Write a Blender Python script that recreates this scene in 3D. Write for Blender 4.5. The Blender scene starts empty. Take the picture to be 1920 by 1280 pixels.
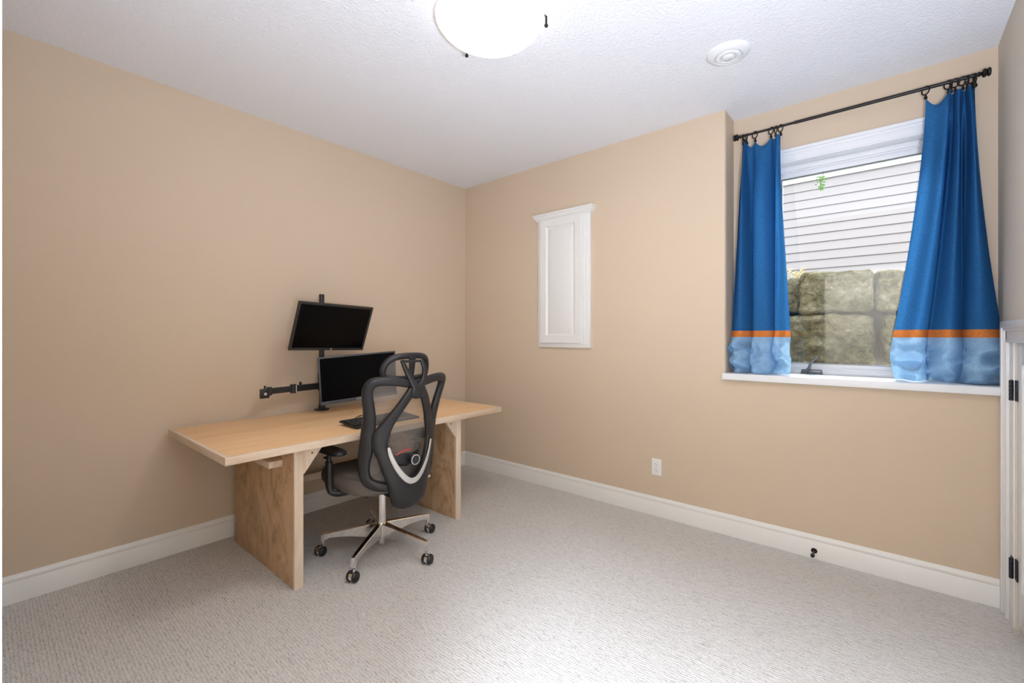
import bpy, bmesh, math, random
from mathutils import Vector, Matrix, noise
random.seed(7)
sc = bpy.context.scene
COL = sc.collection
PI = math.pi

# ---------------------------------------------------------------- camera
RES_X = 1920.0
FPX, YAW = 833.4, 0.6998
cam_d = bpy.data.cameras.new('camera')
cam = bpy.data.objects.new('camera', cam_d)
COL.objects.link(cam)
cam.location = (3.2085, -3.0853, 1.2842)
cam.rotation_euler = (PI / 2, 0, YAW)
cam_d.sensor_width = 36.0
cam_d.lens = FPX / RES_X * 36.0
cam_d.shift_y = -12.0 / RES_X
cam_d.clip_start = 0.01
cam_d.clip_end = 200
sc.camera = cam

# ---------------------------------------------------------------- exposure
sc.view_settings.view_transform = 'Standard'
sc.view_settings.look = 'None'
sc.view_settings.exposure = 0.06
sc.view_settings.gamma = 1.0
sc.view_settings.use_curve_mapping = False

# ---------------------------------------------------------------- sky (bright overcast)
w = bpy.data.worlds.new('overcast_sky')
sc.world = w
w.use_nodes = True
bg = w.node_tree.nodes['Background']
bg.inputs[0].default_value = (0.88, 0.95, 1.0, 1)
bg.inputs[1].default_value = 12.0

# hazy sun behind thin cloud, beyond the window
sd = bpy.data.lights.new('hazy_sun', 'SUN')
sd.energy = 8.0
sd.angle = math.radians(30)
sd.color = (0.92, 0.96, 1.0)
so = bpy.data.objects.new('hazy_sun', sd)
COL.objects.link(so)
so.rotation_euler = Vector((0.15, -0.68, -0.70)).to_track_quat('-Z', 'Y').to_euler()

# added unseen spot in the doorway, brightens the ceiling as bounced fill
fd = bpy.data.lights.new('added_ceiling_fill', 'SPOT')
fd.energy = 270.0
fd.color = (0.72, 0.82, 1.0)
fd.spot_size = math.radians(140)
fd.spot_blend = 1.0
fd.shadow_soft_size = 0.12
fo = bpy.data.objects.new('added_ceiling_fill', fd)
COL.objects.link(fo)
fo.location = (3.50, -2.95, 1.15)
fo.rotation_euler = Vector((-0.45, 0.60, 1.0)).to_track_quat('-Z', 'Y').to_euler()

LAMP_STRENGTH = 45.0
LAMP_COL = (1.0, 0.93, 0.83, 1)
HALL_W = 215.0


# ================================================================ materials
def srgb(r, g, b):
    def f(c):
        c /= 255.0
        return c / 12.92 if c <= 0.04045 else ((c + 0.055) / 1.055) ** 2.4
    return (f(r), f(g), f(b), 1)


def mat(name, col, rough=0.5, metal=0.0, spec=0.5, **kw):
    m = bpy.data.materials.new(name)
    m.use_nodes = True
    b = m.node_tree.nodes['Principled BSDF']
    b.inputs['Base Color'].default_value = col
    b.inputs['Roughness'].default_value = rough
    b.inputs['Metallic'].default_value = metal
    b.inputs['Specular IOR Level'].default_value = spec
    return m


def N(m, t, **kw):
    n = m.node_tree.nodes.new(t)
    for k, v in kw.items():
        if hasattr(n, k) and k not in n.inputs.keys():
            setattr(n, k, v)
        else:
            n.inputs[k].default_value = v
    return n


def L(m, a, b):
    m.node_tree.links.new(a, b)


def coords(m, scale=(1, 1, 1), rot=(0, 0, 0)):
    tc = N(m, 'ShaderNodeTexCoord')
    mp = N(m, 'ShaderNodeMapping')
    mp.inputs['Scale'].default_value = scale
    mp.inputs['Rotation'].default_value = rot
    L(m, tc.outputs['Object'], mp.inputs['Vector'])
    return mp.outputs[0]


def noise_n(m, vec, scale, detail=3, rough=0.5, dist=0.0):
    n = N(m, 'ShaderNodeTexNoise')
    n.inputs['Scale'].default_value = scale
    n.inputs['Detail'].default_value = detail
    n.inputs['Roughness'].default_value = rough
    n.inputs['Distortion'].default_value = dist
    L(m, vec, n.inputs['Vector'])
    return n.outputs['Fac']


def ramp(m, fac, stops):
    r = N(m, 'ShaderNodeValToRGB')
    e = r.color_ramp.elements
    while len(e) < len(stops):
        e.new(0.5)
    for i, (p, c) in enumerate(stops):
        e[i].position = p
        e[i].color = c
    L(m, fac, r.inputs[0])
    return r.outputs[0]


def bump(m, h, strength, dist, prev=None):
    b = N(m, 'ShaderNodeBump')
    b.inputs['Strength'].default_value = strength
    b.inputs['Distance'].default_value = dist
    L(m, h, b.inputs['Height'])
    if prev is not None:
        L(m, prev, b.inputs['Normal'])
    return b.outputs[0]


def P(m):
    return m.node_tree.nodes['Principled BSDF']


def mathn(m, op, a, b=None):
    n = N(m, 'ShaderNodeMath')
    n.operation = op
    for i, v in enumerate((a, b)):
        if v is None:
            continue
        if isinstance(v, (int, float)):
            n.inputs[i].default_value = v
        else:
            L(m, v, n.inputs[i])
    return n.outputs[0]


def wall_paint(name, col, rough=0.75):
    m = mat(name, col, rough, spec=0.12)
    v = coords(m)
    L(m, bump(m, noise_n(m, v, 260, 2), 0.12, 0.001), P(m).inputs['Normal'])
    return m


M = {}
M['wall'] = wall_paint('tan_wall_paint', srgb(214, 194, 170))
M['hall'] = wall_paint('hall_wall_paint', srgb(215, 205, 192))

m = M['ceiling'] = mat('textured_white_ceiling', srgb(242, 243, 247), 0.9, spec=0.1)
v = coords(m)
h = noise_n(m, v, 75, 3, 0.55, 0.6)
hr = ramp(m, h, [(0.36, (0, 0, 0, 1)), (0.60, (1, 1, 1, 1))])
L(m, bump(m, hr, 0.5, 0.003), P(m).inputs['Normal'])

m = M['carpet'] = mat('grey_loop_carpet', srgb(205, 200, 196), 1.0, spec=0.05)
v = coords(m)
vs = coords(m, (0.55, 1, 1))
wv = N(m, 'ShaderNodeTexWave')
wv.wave_type = 'BANDS'
wv.bands_direction = 'Y'
wv.inputs['Scale'].default_value = 26.0
wv.inputs['Distortion'].default_value = 5.5
wv.inputs['Detail'].default_value = 2.0
wv.inputs['Detail Scale'].default_value = 2.6
L(m, vs, wv.inputs['Vector'])
n1 = noise_n(m, coords(m, (0.6, 1, 1)), 230, 3, 0.6, 0.5)
n2 = noise_n(m, coords(m, (0.35, 1, 1)), 95, 2, 0.5, 1.0)
hsum = mathn(m, 'ADD', mathn(m, 'MULTIPLY', wv.outputs['Fac'], 0.32), mathn(m, 'ADD', n1, mathn(m, 'MULTIPLY', n2, 0.7)))
cr = ramp(m, mathn(m, 'MULTIPLY', hsum, 0.58), [(0.32, srgb(146, 139, 134)), (0.46, srgb(205, 200, 195)), (0.66, srgb(228, 224, 219))])
L(m, cr, P(m).inputs['Base Color'])
L(m, bump(m, hsum, 0.8, 0.006), P(m).inputs['Normal'])

M['wall_r'] = wall_paint('glow_paled_wall_paint', srgb(222, 212, 198))  # window glow put into the colour: tan wall made paler and greyer
M['trim'] = mat('cream_white_trim', srgb(238, 236, 231), 0.4)
M['white'] = mat('white_window_paint', srgb(236, 236, 237), 0.35)
M['doorwhite'] = mat('white_door_paint', srgb(232, 231, 230), 0.35)
M['cabinet'] = mat('white_cabinet_paint', srgb(236, 234, 229), 0.35)
M['plate'] = mat('white_outlet_plastic', srgb(240, 238, 235), 0.3)
M['dark_hole'] = mat('dark_slot', srgb(50, 46, 44), 0.8)
M['bronze'] = mat('dark_bronze_metal', srgb(48, 42, 40), 0.4, 0.6)
M['hinge'] = mat('black_hinge_metal', srgb(44, 46, 54), 0.45, 0.5)
M['rod'] = mat('black_rod_metal', srgb(40, 38, 38), 0.38, 0.5)
M['black_plastic'] = mat('black_plastic', srgb(38, 37, 38), 0.42)
m = M['chair_plastic'] = mat('satin_black_chair_plastic', srgb(32, 31, 33), 0.42)
L(m, bump(m, noise_n(m, coords(m), 900, 1), 0.15, 0.0005), P(m).inputs['Normal'])
M['bezel'] = mat('monitor_bezel_plastic', srgb(46, 44, 44), 0.4)
M['bezel2'] = mat('grey_monitor_bezel', srgb(74, 80, 88), 0.35)
M['screen'] = mat('matte_black_screen', srgb(5, 5, 6), 0.28, spec=0.12)
M['chrome'] = mat('polished_chrome', (0.86, 0.84, 0.82, 1), 0.06, 1.0)
M['satin'] = mat('satin_silver', srgb(205, 203, 200), 0.3, 0.35)
M['satin_bright'] = mat('bright_silver_print', srgb(225, 222, 218), 0.5)
M['gasket'] = mat('dark_caster_rubber', srgb(24, 24, 26), 0.35)
M['red'] = mat('red_plastic', srgb(200, 70, 62), 0.5)
M['lumbar'] = mat('dark_blue_lumbar_fabric', srgb(42, 52, 66), 0.6)
M['handle'] = mat('grey_crank_metal', srgb(112, 116, 120), 0.35, 0.4)
M['key'] = mat('black_keycap', srgb(40, 40, 42), 0.5)
M['keymark'] = mat('keycap_print', srgb(190, 190, 190), 0.6)
M['hole_screw'] = mat('brass_screw', srgb(150, 122, 70), 0.4, 0.8)
M['putty'] = mat('white_hook_plastic', srgb(226, 212, 190), 0.5)

m = M['seat'] = mat('charcoal_seat_fabric', srgb(112, 104, 98), 0.75, spec=0.3)
L(m, bump(m, noise_n(m, coords(m), 700, 2), 0.3, 0.0006), P(m).inputs['Normal'])


def wood(name, c1, c2, c3, stretch, sc_=6, rough=0.45, swirl=1.2):
    m = mat(name, c2, rough, spec=0.35)
    v = coords(m, stretch)
    a = noise_n(m, v, sc_, 5, 0.6, swirl)
    b = noise_n(m, v, sc_ * 9, 3, 0.6, 0.3)
    f = mathn(m, 'ADD', mathn(m, 'MULTIPLY', a, 0.8), mathn(m, 'MULTIPLY', b, 0.2))
    L(m, ramp(m, f, [(0.34, c1), (0.5, c2), (0.66, c3)]), P(m).inputs['Base Color'])
    L(m, bump(m, b, 0.08, 0.001), P(m).inputs['Normal'])
    return m


M['top'] = wood('birch_ply_desktop', srgb(226, 182, 132), srgb(238, 196, 148), srgb(244, 206, 160), (1.0, 0.12, 1), 5)
M['edge'] = wood('pine_edge_strip', srgb(205, 180, 152), srgb(228, 206, 182), srgb(238, 220, 200), (1, 0.10, 1), 9)
M['leg_edge'] = wood('pine_leg_edge', srgb(212, 186, 158), srgb(226, 205, 181), srgb(236, 219, 200), (1, 1, 0.10), 9)
M['panel'] = wood('ply_leg_panel', srgb(166, 132, 97), srgb(202, 166, 128), srgb(216, 184, 148), (1, 1, 0.55), 5, 0.5, 2.6)


def fabric(name, col, trans, wscale=1400):
    m = bpy.data.materials.new(name)
    m.use_nodes = True
    b = P(m)
    out = m.node_tree.nodes['Material Output']
    b.inputs['Roughness'].default_value = 0.85
    b.inputs['Specular IOR Level'].default_value = 0.15
    v = coords(m)
    w1 = noise_n(m, coords(m, (1, 1, 0.15)), 420, 2)
    w2 = noise_n(m, coords(m, (0.15, 0.15, 1)), 420, 2)
    f = mathn(m, 'MULTIPLY', mathn(m, 'ADD', w1, w2), 0.5)
    d = tuple(c * 0.82 for c in col[:3]) + (1,)
    u = tuple(min(1, c * 1.22) for c in col[:3]) + (1,)
    c = ramp(m, f, [(0.35, d), (0.65, u)])
    L(m, c, b.inputs['Base Color'])
    t = N(m, 'ShaderNodeBsdfTranslucent')
    L(m, c, t.inputs['Color'])
    mx = N(m, 'ShaderNodeMixShader')
    mx.inputs[0].default_value = trans
    L(m, b.outputs[0], mx.inputs[1])
    L(m, t.outputs[0], mx.inputs[2])
    L(m, mx.outputs[0], out.inputs[0])
    L(m, bump(m, f, 0.15, 0.001), b.inputs['Normal'])
    return m


M['blue'] = fabric('blue_cotton', srgb(54, 118, 176), 0.5)
M['lightblue'] = fabric('light_blue_cotton', srgb(168, 206, 240), 0.45)
M['orange'] = fabric('orange_cotton_band', srgb(222, 132, 66), 0.25)

# chair mesh: see-through woven fabric
m = M['mesh'] = bpy.data.materials.new('grey_see_through_mesh')
m.use_nodes = True
b = P(m)
b.inputs['Base Color'].default_value = srgb(150, 141, 134)
b.inputs['Roughness'].default_value = 0.6
tr = N(m, 'ShaderNodeBsdfTransparent')
mx = N(m, 'ShaderNodeMixShader')
wz = N(m, 'ShaderNodeTexWave')
wz.wave_type = 'BANDS'
wz.bands_direction = 'Z'
wz.inputs['Scale'].default_value = 70
wz.inputs['Distortion'].default_value = 1.5
L(m, coords(m), wz.inputs['Vector'])
fac = mathn(m, 'ADD', mathn(m, 'MULTIPLY', wz.outputs['Fac'], 0.14), 0.40)
L(m, fac, mx.inputs[0])
L(m, tr.outputs[0], mx.inputs[1])
L(m, b.outputs[0], mx.inputs[2])
L(m, mx.outputs[0], m.node_tree.nodes['Material Output'].inputs[0])

# window glass
m = M['glass'] = bpy.data.materials.new('window_glass')
m.use_nodes = True
tr = N(m, 'ShaderNodeBsdfTransparent')
tr.inputs[0].default_value = (0.96, 0.98, 0.975, 1)
gl = N(m, 'ShaderNodeBsdfGlossy')
gl.inputs['Roughness'].default_value = 0.0
fr = N(m, 'ShaderNodeFresnel')
fr.inputs[0].default_value = 1.45
mx = N(m, 'ShaderNodeMixShader')
L(m, fr.outputs[0], mx.inputs[0])
L(m, tr.outputs[0], mx.inputs[1])
L(m, gl.outputs[0], mx.inputs[2])
L(m, mx.outputs[0], m.node_tree.nodes['Material Output'].inputs[0])

m = M['lamp'] = bpy.data.materials.new('lit_frosted_bowl')
m.use_nodes = True
P(m).inputs['Base Color'].default_value = (0.9, 0.88, 0.85, 1)
P(m).inputs['Emission Color'].default_value = LAMP_COL
# the bulbs sit above the middle of the bowl, so the glass glows strongest there
sx = N(m, 'ShaderNodeSeparateXYZ')
L(m, N(m, 'ShaderNodeTexCoord').outputs['Object'], sx.inputs[0])
rad = mathn(m, 'SQRT', mathn(m, 'ADD', mathn(m, 'MULTIPLY', sx.outputs[0], sx.outputs[0]), mathn(m, 'MULTIPLY', sx.outputs[1], sx.outputs[1])))
mr = N(m, 'ShaderNodeMapRange')
mr.inputs['From Min'].default_value = 0.07
mr.inputs['From Max'].default_value = 0.205
mr.inputs['To Min'].default_value = LAMP_STRENGTH
mr.inputs['To Max'].default_value = 1.0
L(m, rad, mr.inputs['Value'])
L(m, mr.outputs[0], P(m).inputs['Emission Strength'])
m = M['lamprim'] = bpy.data.materials.new('frosted_glass_rim')
m.use_nodes = True
P(m).inputs['Base Color'].default_value = (0.85, 0.84, 0.82, 1)
P(m).inputs['Emission Color'].default_value = LAMP_COL
P(m).inputs['Emission Strength'].default_value = 0.35

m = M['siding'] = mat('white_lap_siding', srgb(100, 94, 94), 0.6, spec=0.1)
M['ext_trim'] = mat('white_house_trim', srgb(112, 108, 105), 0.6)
M['shade_strip'] = mat('painted_siding_shade', srgb(54, 49, 47), 0.8)  # dark colour stands in for the shade under each board

m = M['stone'] = mat('mossy_limestone', srgb(168, 156, 128), 0.95, spec=0.1)
v = coords(m)
a = noise_n(m, v, 3.2, 6, 0.62, 0.8)
b_ = noise_n(m, v, 17, 9, 0.78, 0.9)
f = mathn(m, 'ADD', mathn(m, 'MULTIPLY', a, 0.35), mathn(m, 'MULTIPLY', b_, 0.65))
cr = ramp(m, f, [(0.36, srgb(22, 20, 11)), (0.43, srgb(62, 57, 37)), (0.50, srgb(88, 82, 60)), (0.57, srgb(108, 102, 84)), (0.65, srgb(138, 134, 126))])
L(m, cr, P(m).inputs['Base Color'])
bb = bump(m, b_, 1.0, 0.05)
bb = bump(m, noise_n(m, v, 110, 4, 0.7), 0.6, 0.008, bb)
L(m, bb, P(m).inputs['Normal'])

M['soil'] = mat('dark_damp_soil', srgb(70, 66, 58), 1.0)
M['gravel'] = mat('window_well_soil', srgb(62, 62, 58), 1.0)
M['leaf'] = mat('bright_green_leaf', srgb(120, 190, 60), 0.5)
M['leaf2'] = mat('pale_dry_leaf', srgb(168, 150, 96), 0.7)
M['twig'] = mat('brown_twig', srgb(96, 78, 56), 0.8)
M['extwall'] = mat('exterior_wall', srgb(200, 198, 195), 0.8)


# ================================================================ mesh helpers
def finish(name, bm, material, parent=None, sharp=35, smooth=True):
    me = bpy.data.meshes.new(name)
    bmesh.ops.recalc_face_normals(bm, faces=bm.faces[:])
    if smooth:
        for f in bm.faces:
            f.smooth = True
        lim = math.radians(sharp)
        for e in bm.edges:
            if len(e.link_faces) == 2 and e.calc_face_angle(0) > lim:
                e.smooth = False
    bm.to_mesh(me)
    bm.free()
    o = bpy.data.objects.new(name, me)
    COL.objects.link(o)
    if material is not None:
        me.materials.append(material)
    if parent is not None:
        o.parent = parent
    return o


def thing(name, label, cat, loc=(0, 0, 0), rot=(0, 0, 0), group=None):
    o = bpy.data.objects.new(name, None)
    o.empty_display_size = 0.05
    COL.objects.link(o)
    o.location = loc
    o.rotation_euler = rot
    o['label'] = label
    o['category'] = cat
    if group:
        o['group'] = group
    return o


def tag(o, label, cat, group=None):
    o['label'] = label
    o['category'] = cat
    if group:
        o['group'] = group
    return o


def struct(o):
    o['kind'] = 'structure'
    return o


def part_label(o, s):
    o['label'] = s
    return o


def BM():
    return bmesh.new()


def box(bm, x0, x1, y0, y1, z0, z1, bev=0.0, seg=2, mtx=None):
    vs = [bm.verts.new((x, y, z)) for x in (x0, x1) for y in (y0, y1) for z in (z0, z1)]
    idx = [(0, 1, 3, 2), (4, 6, 7, 5), (0, 4, 5, 1), (2, 3, 7, 6), (0, 2, 6, 4), (1, 5, 7, 3)]
    fs = [bm.faces.new([vs[i] for i in f]) for f in idx]
    if bev > 0:
        es = list({e for f in fs for e in f.edges})
        r = bmesh.ops.bevel(bm, geom=es, offset=bev, segments=seg, profile=0.5, affect='EDGES')
        vs = list({v for f in r['faces'] for v in f.verts} | {v for v in vs if v.is_valid})
    if mtx is not None:
        bmesh.ops.transform(bm, matrix=mtx, verts=[v for v in vs if v.is_valid])
    return vs


def prism(bm, pts, z0, z1, axis='z'):
    """closed polygon pts (a,b) extruded along axis"""
    def mk(a, b, c):
        return {'z': (a, b, c), 'y': (a, c, b), 'x': (c, a, b)}[axis]
    lo = [bm.verts.new(mk(a, b, z0)) for a, b in pts]
    hi = [bm.verts.new(mk(a, b, z1)) for a, b in pts]
    n = len(pts)
    bm.faces.new(lo)
    bm.faces.new(list(reversed(hi)))
    for i in range(n):
        bm.faces.new((lo[i], lo[(i + 1) % n], hi[(i + 1) % n], hi[i]))


def lathe(bm, prof, seg=40, mtx=None, close=False):
    """prof: (r,z) around z"""
    rings = []
    new = []
    for r, z in prof:
        if r < 1e-6:
            v = bm.verts.new((0, 0, z))
            rings.append([v])
            new.append(v)
        else:
            rg = [bm.verts.new((r * math.cos(2 * PI * i / seg), r * math.sin(2 * PI * i / seg), z)) for i in range(seg)]
            rings.append(rg)
            new += rg
    n = len(rings)
    for k in range(n if close else n - 1):
        a, b = rings[k], rings[(k + 1) % n]
        for i in range(seg):
            j = (i + 1) % seg
            if len(a) == 1 and len(b) == 1:
                continue
            if len(a) == 1:
                bm.faces.new((a[0], b[j], b[i]))
            elif len(b) == 1:
                bm.faces.new((a[i], a[j], b[0]))
            else:
                bm.faces.new((a[i], a[j], b[j], b[i]))
    if mtx is not None:
        bmesh.ops.transform(bm, matrix=mtx, verts=new)
    return new


def along(p, d):
    """matrix placing local z axis on direction d at p"""
    return Matrix.Translation(p) @ Vector(d).to_track_quat('Z', 'Y').to_matrix().to_4x4()


def cyl(bm, p0, p1, r0, r1=None, seg=24, bev=0.0):
    p0, p1 = Vector(p0), Vector(p1)
    if r1 is None:
        r1 = r0
    h_ = (p1 - p0).length
    b = min(bev, r0 * .9, r1 * .9, h_ * .45)
    if b > 0:
        pr = [(0, 0), (r0 - b, 0), (r0, b), (r1, h_ - b), (r1 - b, h_), (0, h_)]
    else:
        pr = [(0, 0), (r0, 0), (r1, h_), (0, h_)]
    return lathe(bm, pr, seg, along(p0, p1 - p0))


def catmull(pts, n=6, closed=False):
    pts = [Vector(p) for p in pts]
    out = []
    m_ = len(pts)
    rng = m_ if closed else m_ - 1
    for i in range(rng):
        p0 = pts[(i - 1) % m_] if closed or i > 0 else pts[0] * 2 - pts[1]
        p1 = pts[i]
        p2 = pts[(i + 1) % m_]
        p3 = pts[(i + 2) % m_] if closed or i + 2 < m_ else pts[-1] * 2 - pts[-2]
        for k in range(n):
            t = k / n
            out.append(0.5 * ((2 * p1) + (-p0 + p2) * t + (2 * p0 - 5 * p1 + 4 * p2 - p3) * t * t + (-p0 + 3 * p1 - 3 * p2 + p3) * t ** 3))
    if not closed:
        out.append(pts[-1].copy())
    return out


def sweep(bm, pts, ws, ts, nrm, seg=16, power=2.6, closed=False, cap=True):
    """superelliptic tube along pts; width ws lies across (tangent x nrm), thickness ts lies along nrm(p)"""
    n = len(pts)
    rings = []
    for i, p in enumerate(pts):
        a = pts[(i - 1) % n] if closed or i > 0 else pts[i]
        b = pts[(i + 1) % n] if closed or i < n - 1 else pts[i]
        t = (b - a).normalized()
        nn = nrm(p) if callable(nrm) else Vector(nrm)
        nn = (nn - t * nn.dot(t)).normalized()
        s = t.cross(nn)
        w_ = ws[i] if isinstance(ws, (list, tuple)) else ws
        t_ = ts[i] if isinstance(ts, (list, tuple)) else ts
        rg = []
        for k in range(seg):
            an = 2 * PI * k / seg
            c, sn = math.cos(an), math.sin(an)
            c = math.copysign(abs(c) ** (2 / power), c)
            sn = math.copysign(abs(sn) ** (2 / power), sn)
            rg.append(bm.verts.new(p + s * (w_ / 2 * c) + nn * (t_ / 2 * sn)))
        rings.append(rg)
    for i in range(n if closed else n - 1):
        a, b = rings[i], rings[(i + 1) % n]
        for k in range(seg):
            j = (k + 1) % seg
            bm.faces.new((a[k], a[j], b[j], b[k]))
    if cap and not closed:
        bm.faces.new(rings[0])
        bm.faces.new(list(reversed(rings[-1])))
    return rings


def interp_list(vals, n_out):
    m_ = len(vals)
    out = []
    for i in range(n_out):
        t = i / (n_out - 1) * (m_ - 1)
        k = min(int(t), m_ - 2)
        out.append(vals[k] + (vals[k + 1] - vals[k]) * (t - k))
    return out


def tube(bm, pts, r, n=5, seg=12):
    c = catmull(pts, n)
    rr = interp_list(r, len(c)) if isinstance(r, (list, tuple)) else [r] * len(c)
    up = Vector((0.13, 0.27, 0.95))
    sweep(bm, c, [2 * q for q in rr], [2 * q for q in rr], up, seg, 2.0)


def copy_tree(o, parent=None):
    c = o.copy()
    COL.objects.link(c)
    if parent is not None:
        c.parent = parent
    for ch in list(o.children):
        copy_tree(ch, c)
    return c


def text_mesh(name, s, size, material, parent, mtx, depth=0.0004, shear=0.0):
    cu = bpy.data.curves.new(name, 'FONT')
    cu.body = s
    cu.size = size
    cu.extrude = depth
    cu.shear = shear
    cu.align_x = 'CENTER'
    cu.align_y = 'CENTER'
    o = bpy.data.objects.new(name + '_tmp', cu)
    COL.objects.link(o)
    dg = bpy.context.evaluated_depsgraph_get()
    me = bpy.data.meshes.new_from_object(o.evaluated_get(dg))
    bpy.data.objects.remove(o)
    bpy.data.curves.remove(cu)
    me.name = name
    me.materials.clear()
    me.materials.append(material)
    r = bpy.data.objects.new(name, me)
    COL.objects.link(r)
    r.parent = parent
    r.matrix_local = mtx
    return r


# ================================================================ room shell
H = 2.74
W = 3.64
RX = 2.413      # left edge of the window recess
RD = 0.208      # recess depth
FY = -3.095     # front wall face
OUT = 0.36      # outer face of the back wall
SILL = 1.04
WX0, WX1, WZ1 = 2.60, 3.46, 2.385   # opening behind the casing

bm = BM(); box(bm, -0.1, W + 0.1, FY - 1.7, OUT, -0.1, 0.0)
struct(finish('floor', bm, M['carpet'], smooth=False))
bm = BM(); box(bm, -0.1, W + 0.7, FY - 1.7, OUT, H, H + 0.1)
struct(finish('ceiling', bm, M['ceiling'], smooth=False))

bm = BM(); box(bm, -0.1, 0, FY - 0.12, OUT, 0, H)
struct(finish('wall_left', bm, M['wall'], smooth=False))

bm = BM()
rr = 0.018
arc = [(RX - rr + rr * math.sin(a), rr - rr * math.cos(a)) for a in [PI / 2 * i / 8 for i in range(9)]]
prism(bm, [(0, OUT), (0, 0)] + arc + [(RX, OUT)], 0.999, H)
box(bm, 0, W, 0, OUT, 0, 0.999)
box(bm, RX, WX0, RD, OUT, 0.999, H)
box(bm, WX1, W, RD, OUT, 0.999, H)
box(bm, WX0, WX1, RD, OUT, WZ1, H)
struct(finish('wall_back', bm, M['wall'], sharp=30))

DY0, DY1, DZ = -0.20, -0.86, 1.252   # access door leaf in the right wall
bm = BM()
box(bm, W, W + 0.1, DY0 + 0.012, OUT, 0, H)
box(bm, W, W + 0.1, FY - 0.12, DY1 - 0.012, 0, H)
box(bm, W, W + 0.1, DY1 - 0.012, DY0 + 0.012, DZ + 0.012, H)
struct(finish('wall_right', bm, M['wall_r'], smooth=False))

# front wall with the doorway the photograph is taken from
DX0, DX1 = 2.62, 3.50
bm = BM()
box(bm, 0, DX0, FY - 0.12, FY, 0, H)
box(bm, DX1, W, FY - 0.12, FY, 0, H)
box(bm, DX0, DX1, FY - 0.12, FY, 2.06, H)
struct(finish('wall_front', bm, M['wall'], smooth=False))
bm = BM()
box(bm, DX0 - 0.07, DX0 + 0.0, FY, FY + 0.0198, 0, 2.13, 0.0004)
box(bm, DX1, DX1 + 0.07, FY, FY + 0.0185, 0, 2.13, 0.003)
box(bm, DX0, DX1, FY, FY + 0.0185, 2.06, 2.13, 0.003)
struct(finish('trim_1', bm, M['trim']))
# hallway behind the camera
bm = BM()
box(bm, 1.9, 2.0, FY - 1.7, FY - 0.12, 0, H)
box(bm, W + 0.5, W + 0.6, FY - 1.7, FY - 0.12, 0, H)
box(bm, 1.9, W + 0.6, FY - 1.8, FY - 1.7, 0, H)
struct(finish('wall_hall', bm, M['hall'], smooth=False))
bm = BM(); box(bm, W + 0.1, W + 0.7, FY - 1.7, FY - 0.12, -0.1, 0)
struct(finish('floor_hall', bm, M['carpet'], smooth=False))
bm = BM(); box(bm, W + 0.1, W + 0.16, DY1 - 0.1, DY0 + 0.1, 0, DZ + 0.1)
struct(finish('wall_closet', bm, M['wall'], smooth=False))
hl = bpy.data.lights.new('added_hall_fill', 'AREA')  # added fill light without a fixture, brightens the room through the doorway
hl.shape = 'DISK'; hl.size = 0.45; hl.energy = HALL_W; hl.color = (0.74, 0.84, 1)
ho = bpy.data.objects.new('added_hall_fill', hl); COL.objects.link(ho); ho.location = (3.1, FY - 0.85, H - 0.02)

# baseboards
def base_profile():
    return [(0, 0), (0.0145, 0), (0.0145, 0.098), (0.0128, 0.1005), (0.0128, 0.1035), (0.0145, 0.106), (0.0142, 0.116),
            (0.0125, 0.121), (0.0095, 0.124), (0.0090, 0.1275), (0.0050, 0.1335), (0, 0.1335)]


bm = BM(); prism(bm, [(a, b) for a, b in base_profile()], FY, 0.0, 'y')
struct(finish('baseboard_left', bm, M['trim'], sharp=50))
bm = BM(); prism(bm, [(-a, b) for a, b in base_profile()], 0.013, W - 0.02, 'x')
struct(finish('baseboard_back', bm, M['trim'], sharp=50))
bm = BM(); prism(bm, [(W - a, b) for a, b in base_profile()], FY, DY1 - 0.11, 'y')
struct(finish('baseboard_right', bm, M['trim'], sharp=50))
bm = BM(); prism(bm, [(FY + a, b) for a, b in base_profile()], 0.013, DX0 - 0.07, 'x')
struct(finish('baseboard_front', bm, M['trim'], sharp=50))

# ---------------------------------------------------------------- window
win = struct(bpy.data.objects.new('window_1', None)); COL.objects.link(win)
win.location = (0, 0, 0)


def frame_boxes(bm, x0, x1, z0, z1, wd, y0, y1, bev=0.002, bottom=True, wb=None):
    box(bm, x0, x0 + wd, y0, y1, z0, z1, bev)
    box(bm, x1 - wd, x1, y0, y1, z0, z1, bev)
    box(bm, x0 + wd, x1 - wd, y0, y1, z1 - wd, z1, bev)
    if bottom:
        box(bm, x0 + wd, x1 - wd, y0, y1, z0, z0 + (wb or wd), bev)


bm = BM()   # casing on the recess wall: stepped profile
CO = 0.088
x0, x1, z1 = WX0 - CO + 0.012, WX1 + CO - 0.012, WZ1 + CO - 0.012
for wd, off, dep in ((0.020, 0.0, 0.026), (0.016, 0.018, 0.016), (0.048, 0.030, 0.013), (0.012, 0.074, 0.019)):
    a0, a1, zz = x0 + off, x1 - off, z1 - off
    box(bm, a0, a0 + wd, RD - dep, RD, SILL, zz, 0.002)
    box(bm, a1 - wd, a1, RD - dep, RD, SILL, zz, 0.002)
    box(bm, a0 + wd * .5, a1 - wd * .5, RD - dep, RD, zz - wd, zz, 0.002)
finish('casing', bm, M['white'], win, 40)
bm = BM()   # jamb extension + fixed frame
JX0, JX1, JZ = WX0, WX1, WZ1
box(bm, JX0 - 0.001, JX0 + 0.012, RD, OUT, SILL, JZ)
box(bm, JX1 - 0.012, JX1 + 0.001, RD, OUT, SILL, JZ)
box(bm, JX0 + 0.012, JX1 - 0.012, RD, OUT, JZ - 0.012, JZ + 0.001)
frame_boxes(bm, JX0 + 0.012, JX1 - 0.012, SILL, JZ - 0.012, 0.030, 0.268, 0.345, 0.003, True, 0.026)
frame_boxes(bm, JX0 + 0.035, JX1 - 0.035, SILL + 0.018, JZ - 0.034, 0.016, 0.282, 0.34, 0.003, True, 0.018)
finish('window_frame', bm, M['white'], win, 40)
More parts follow.
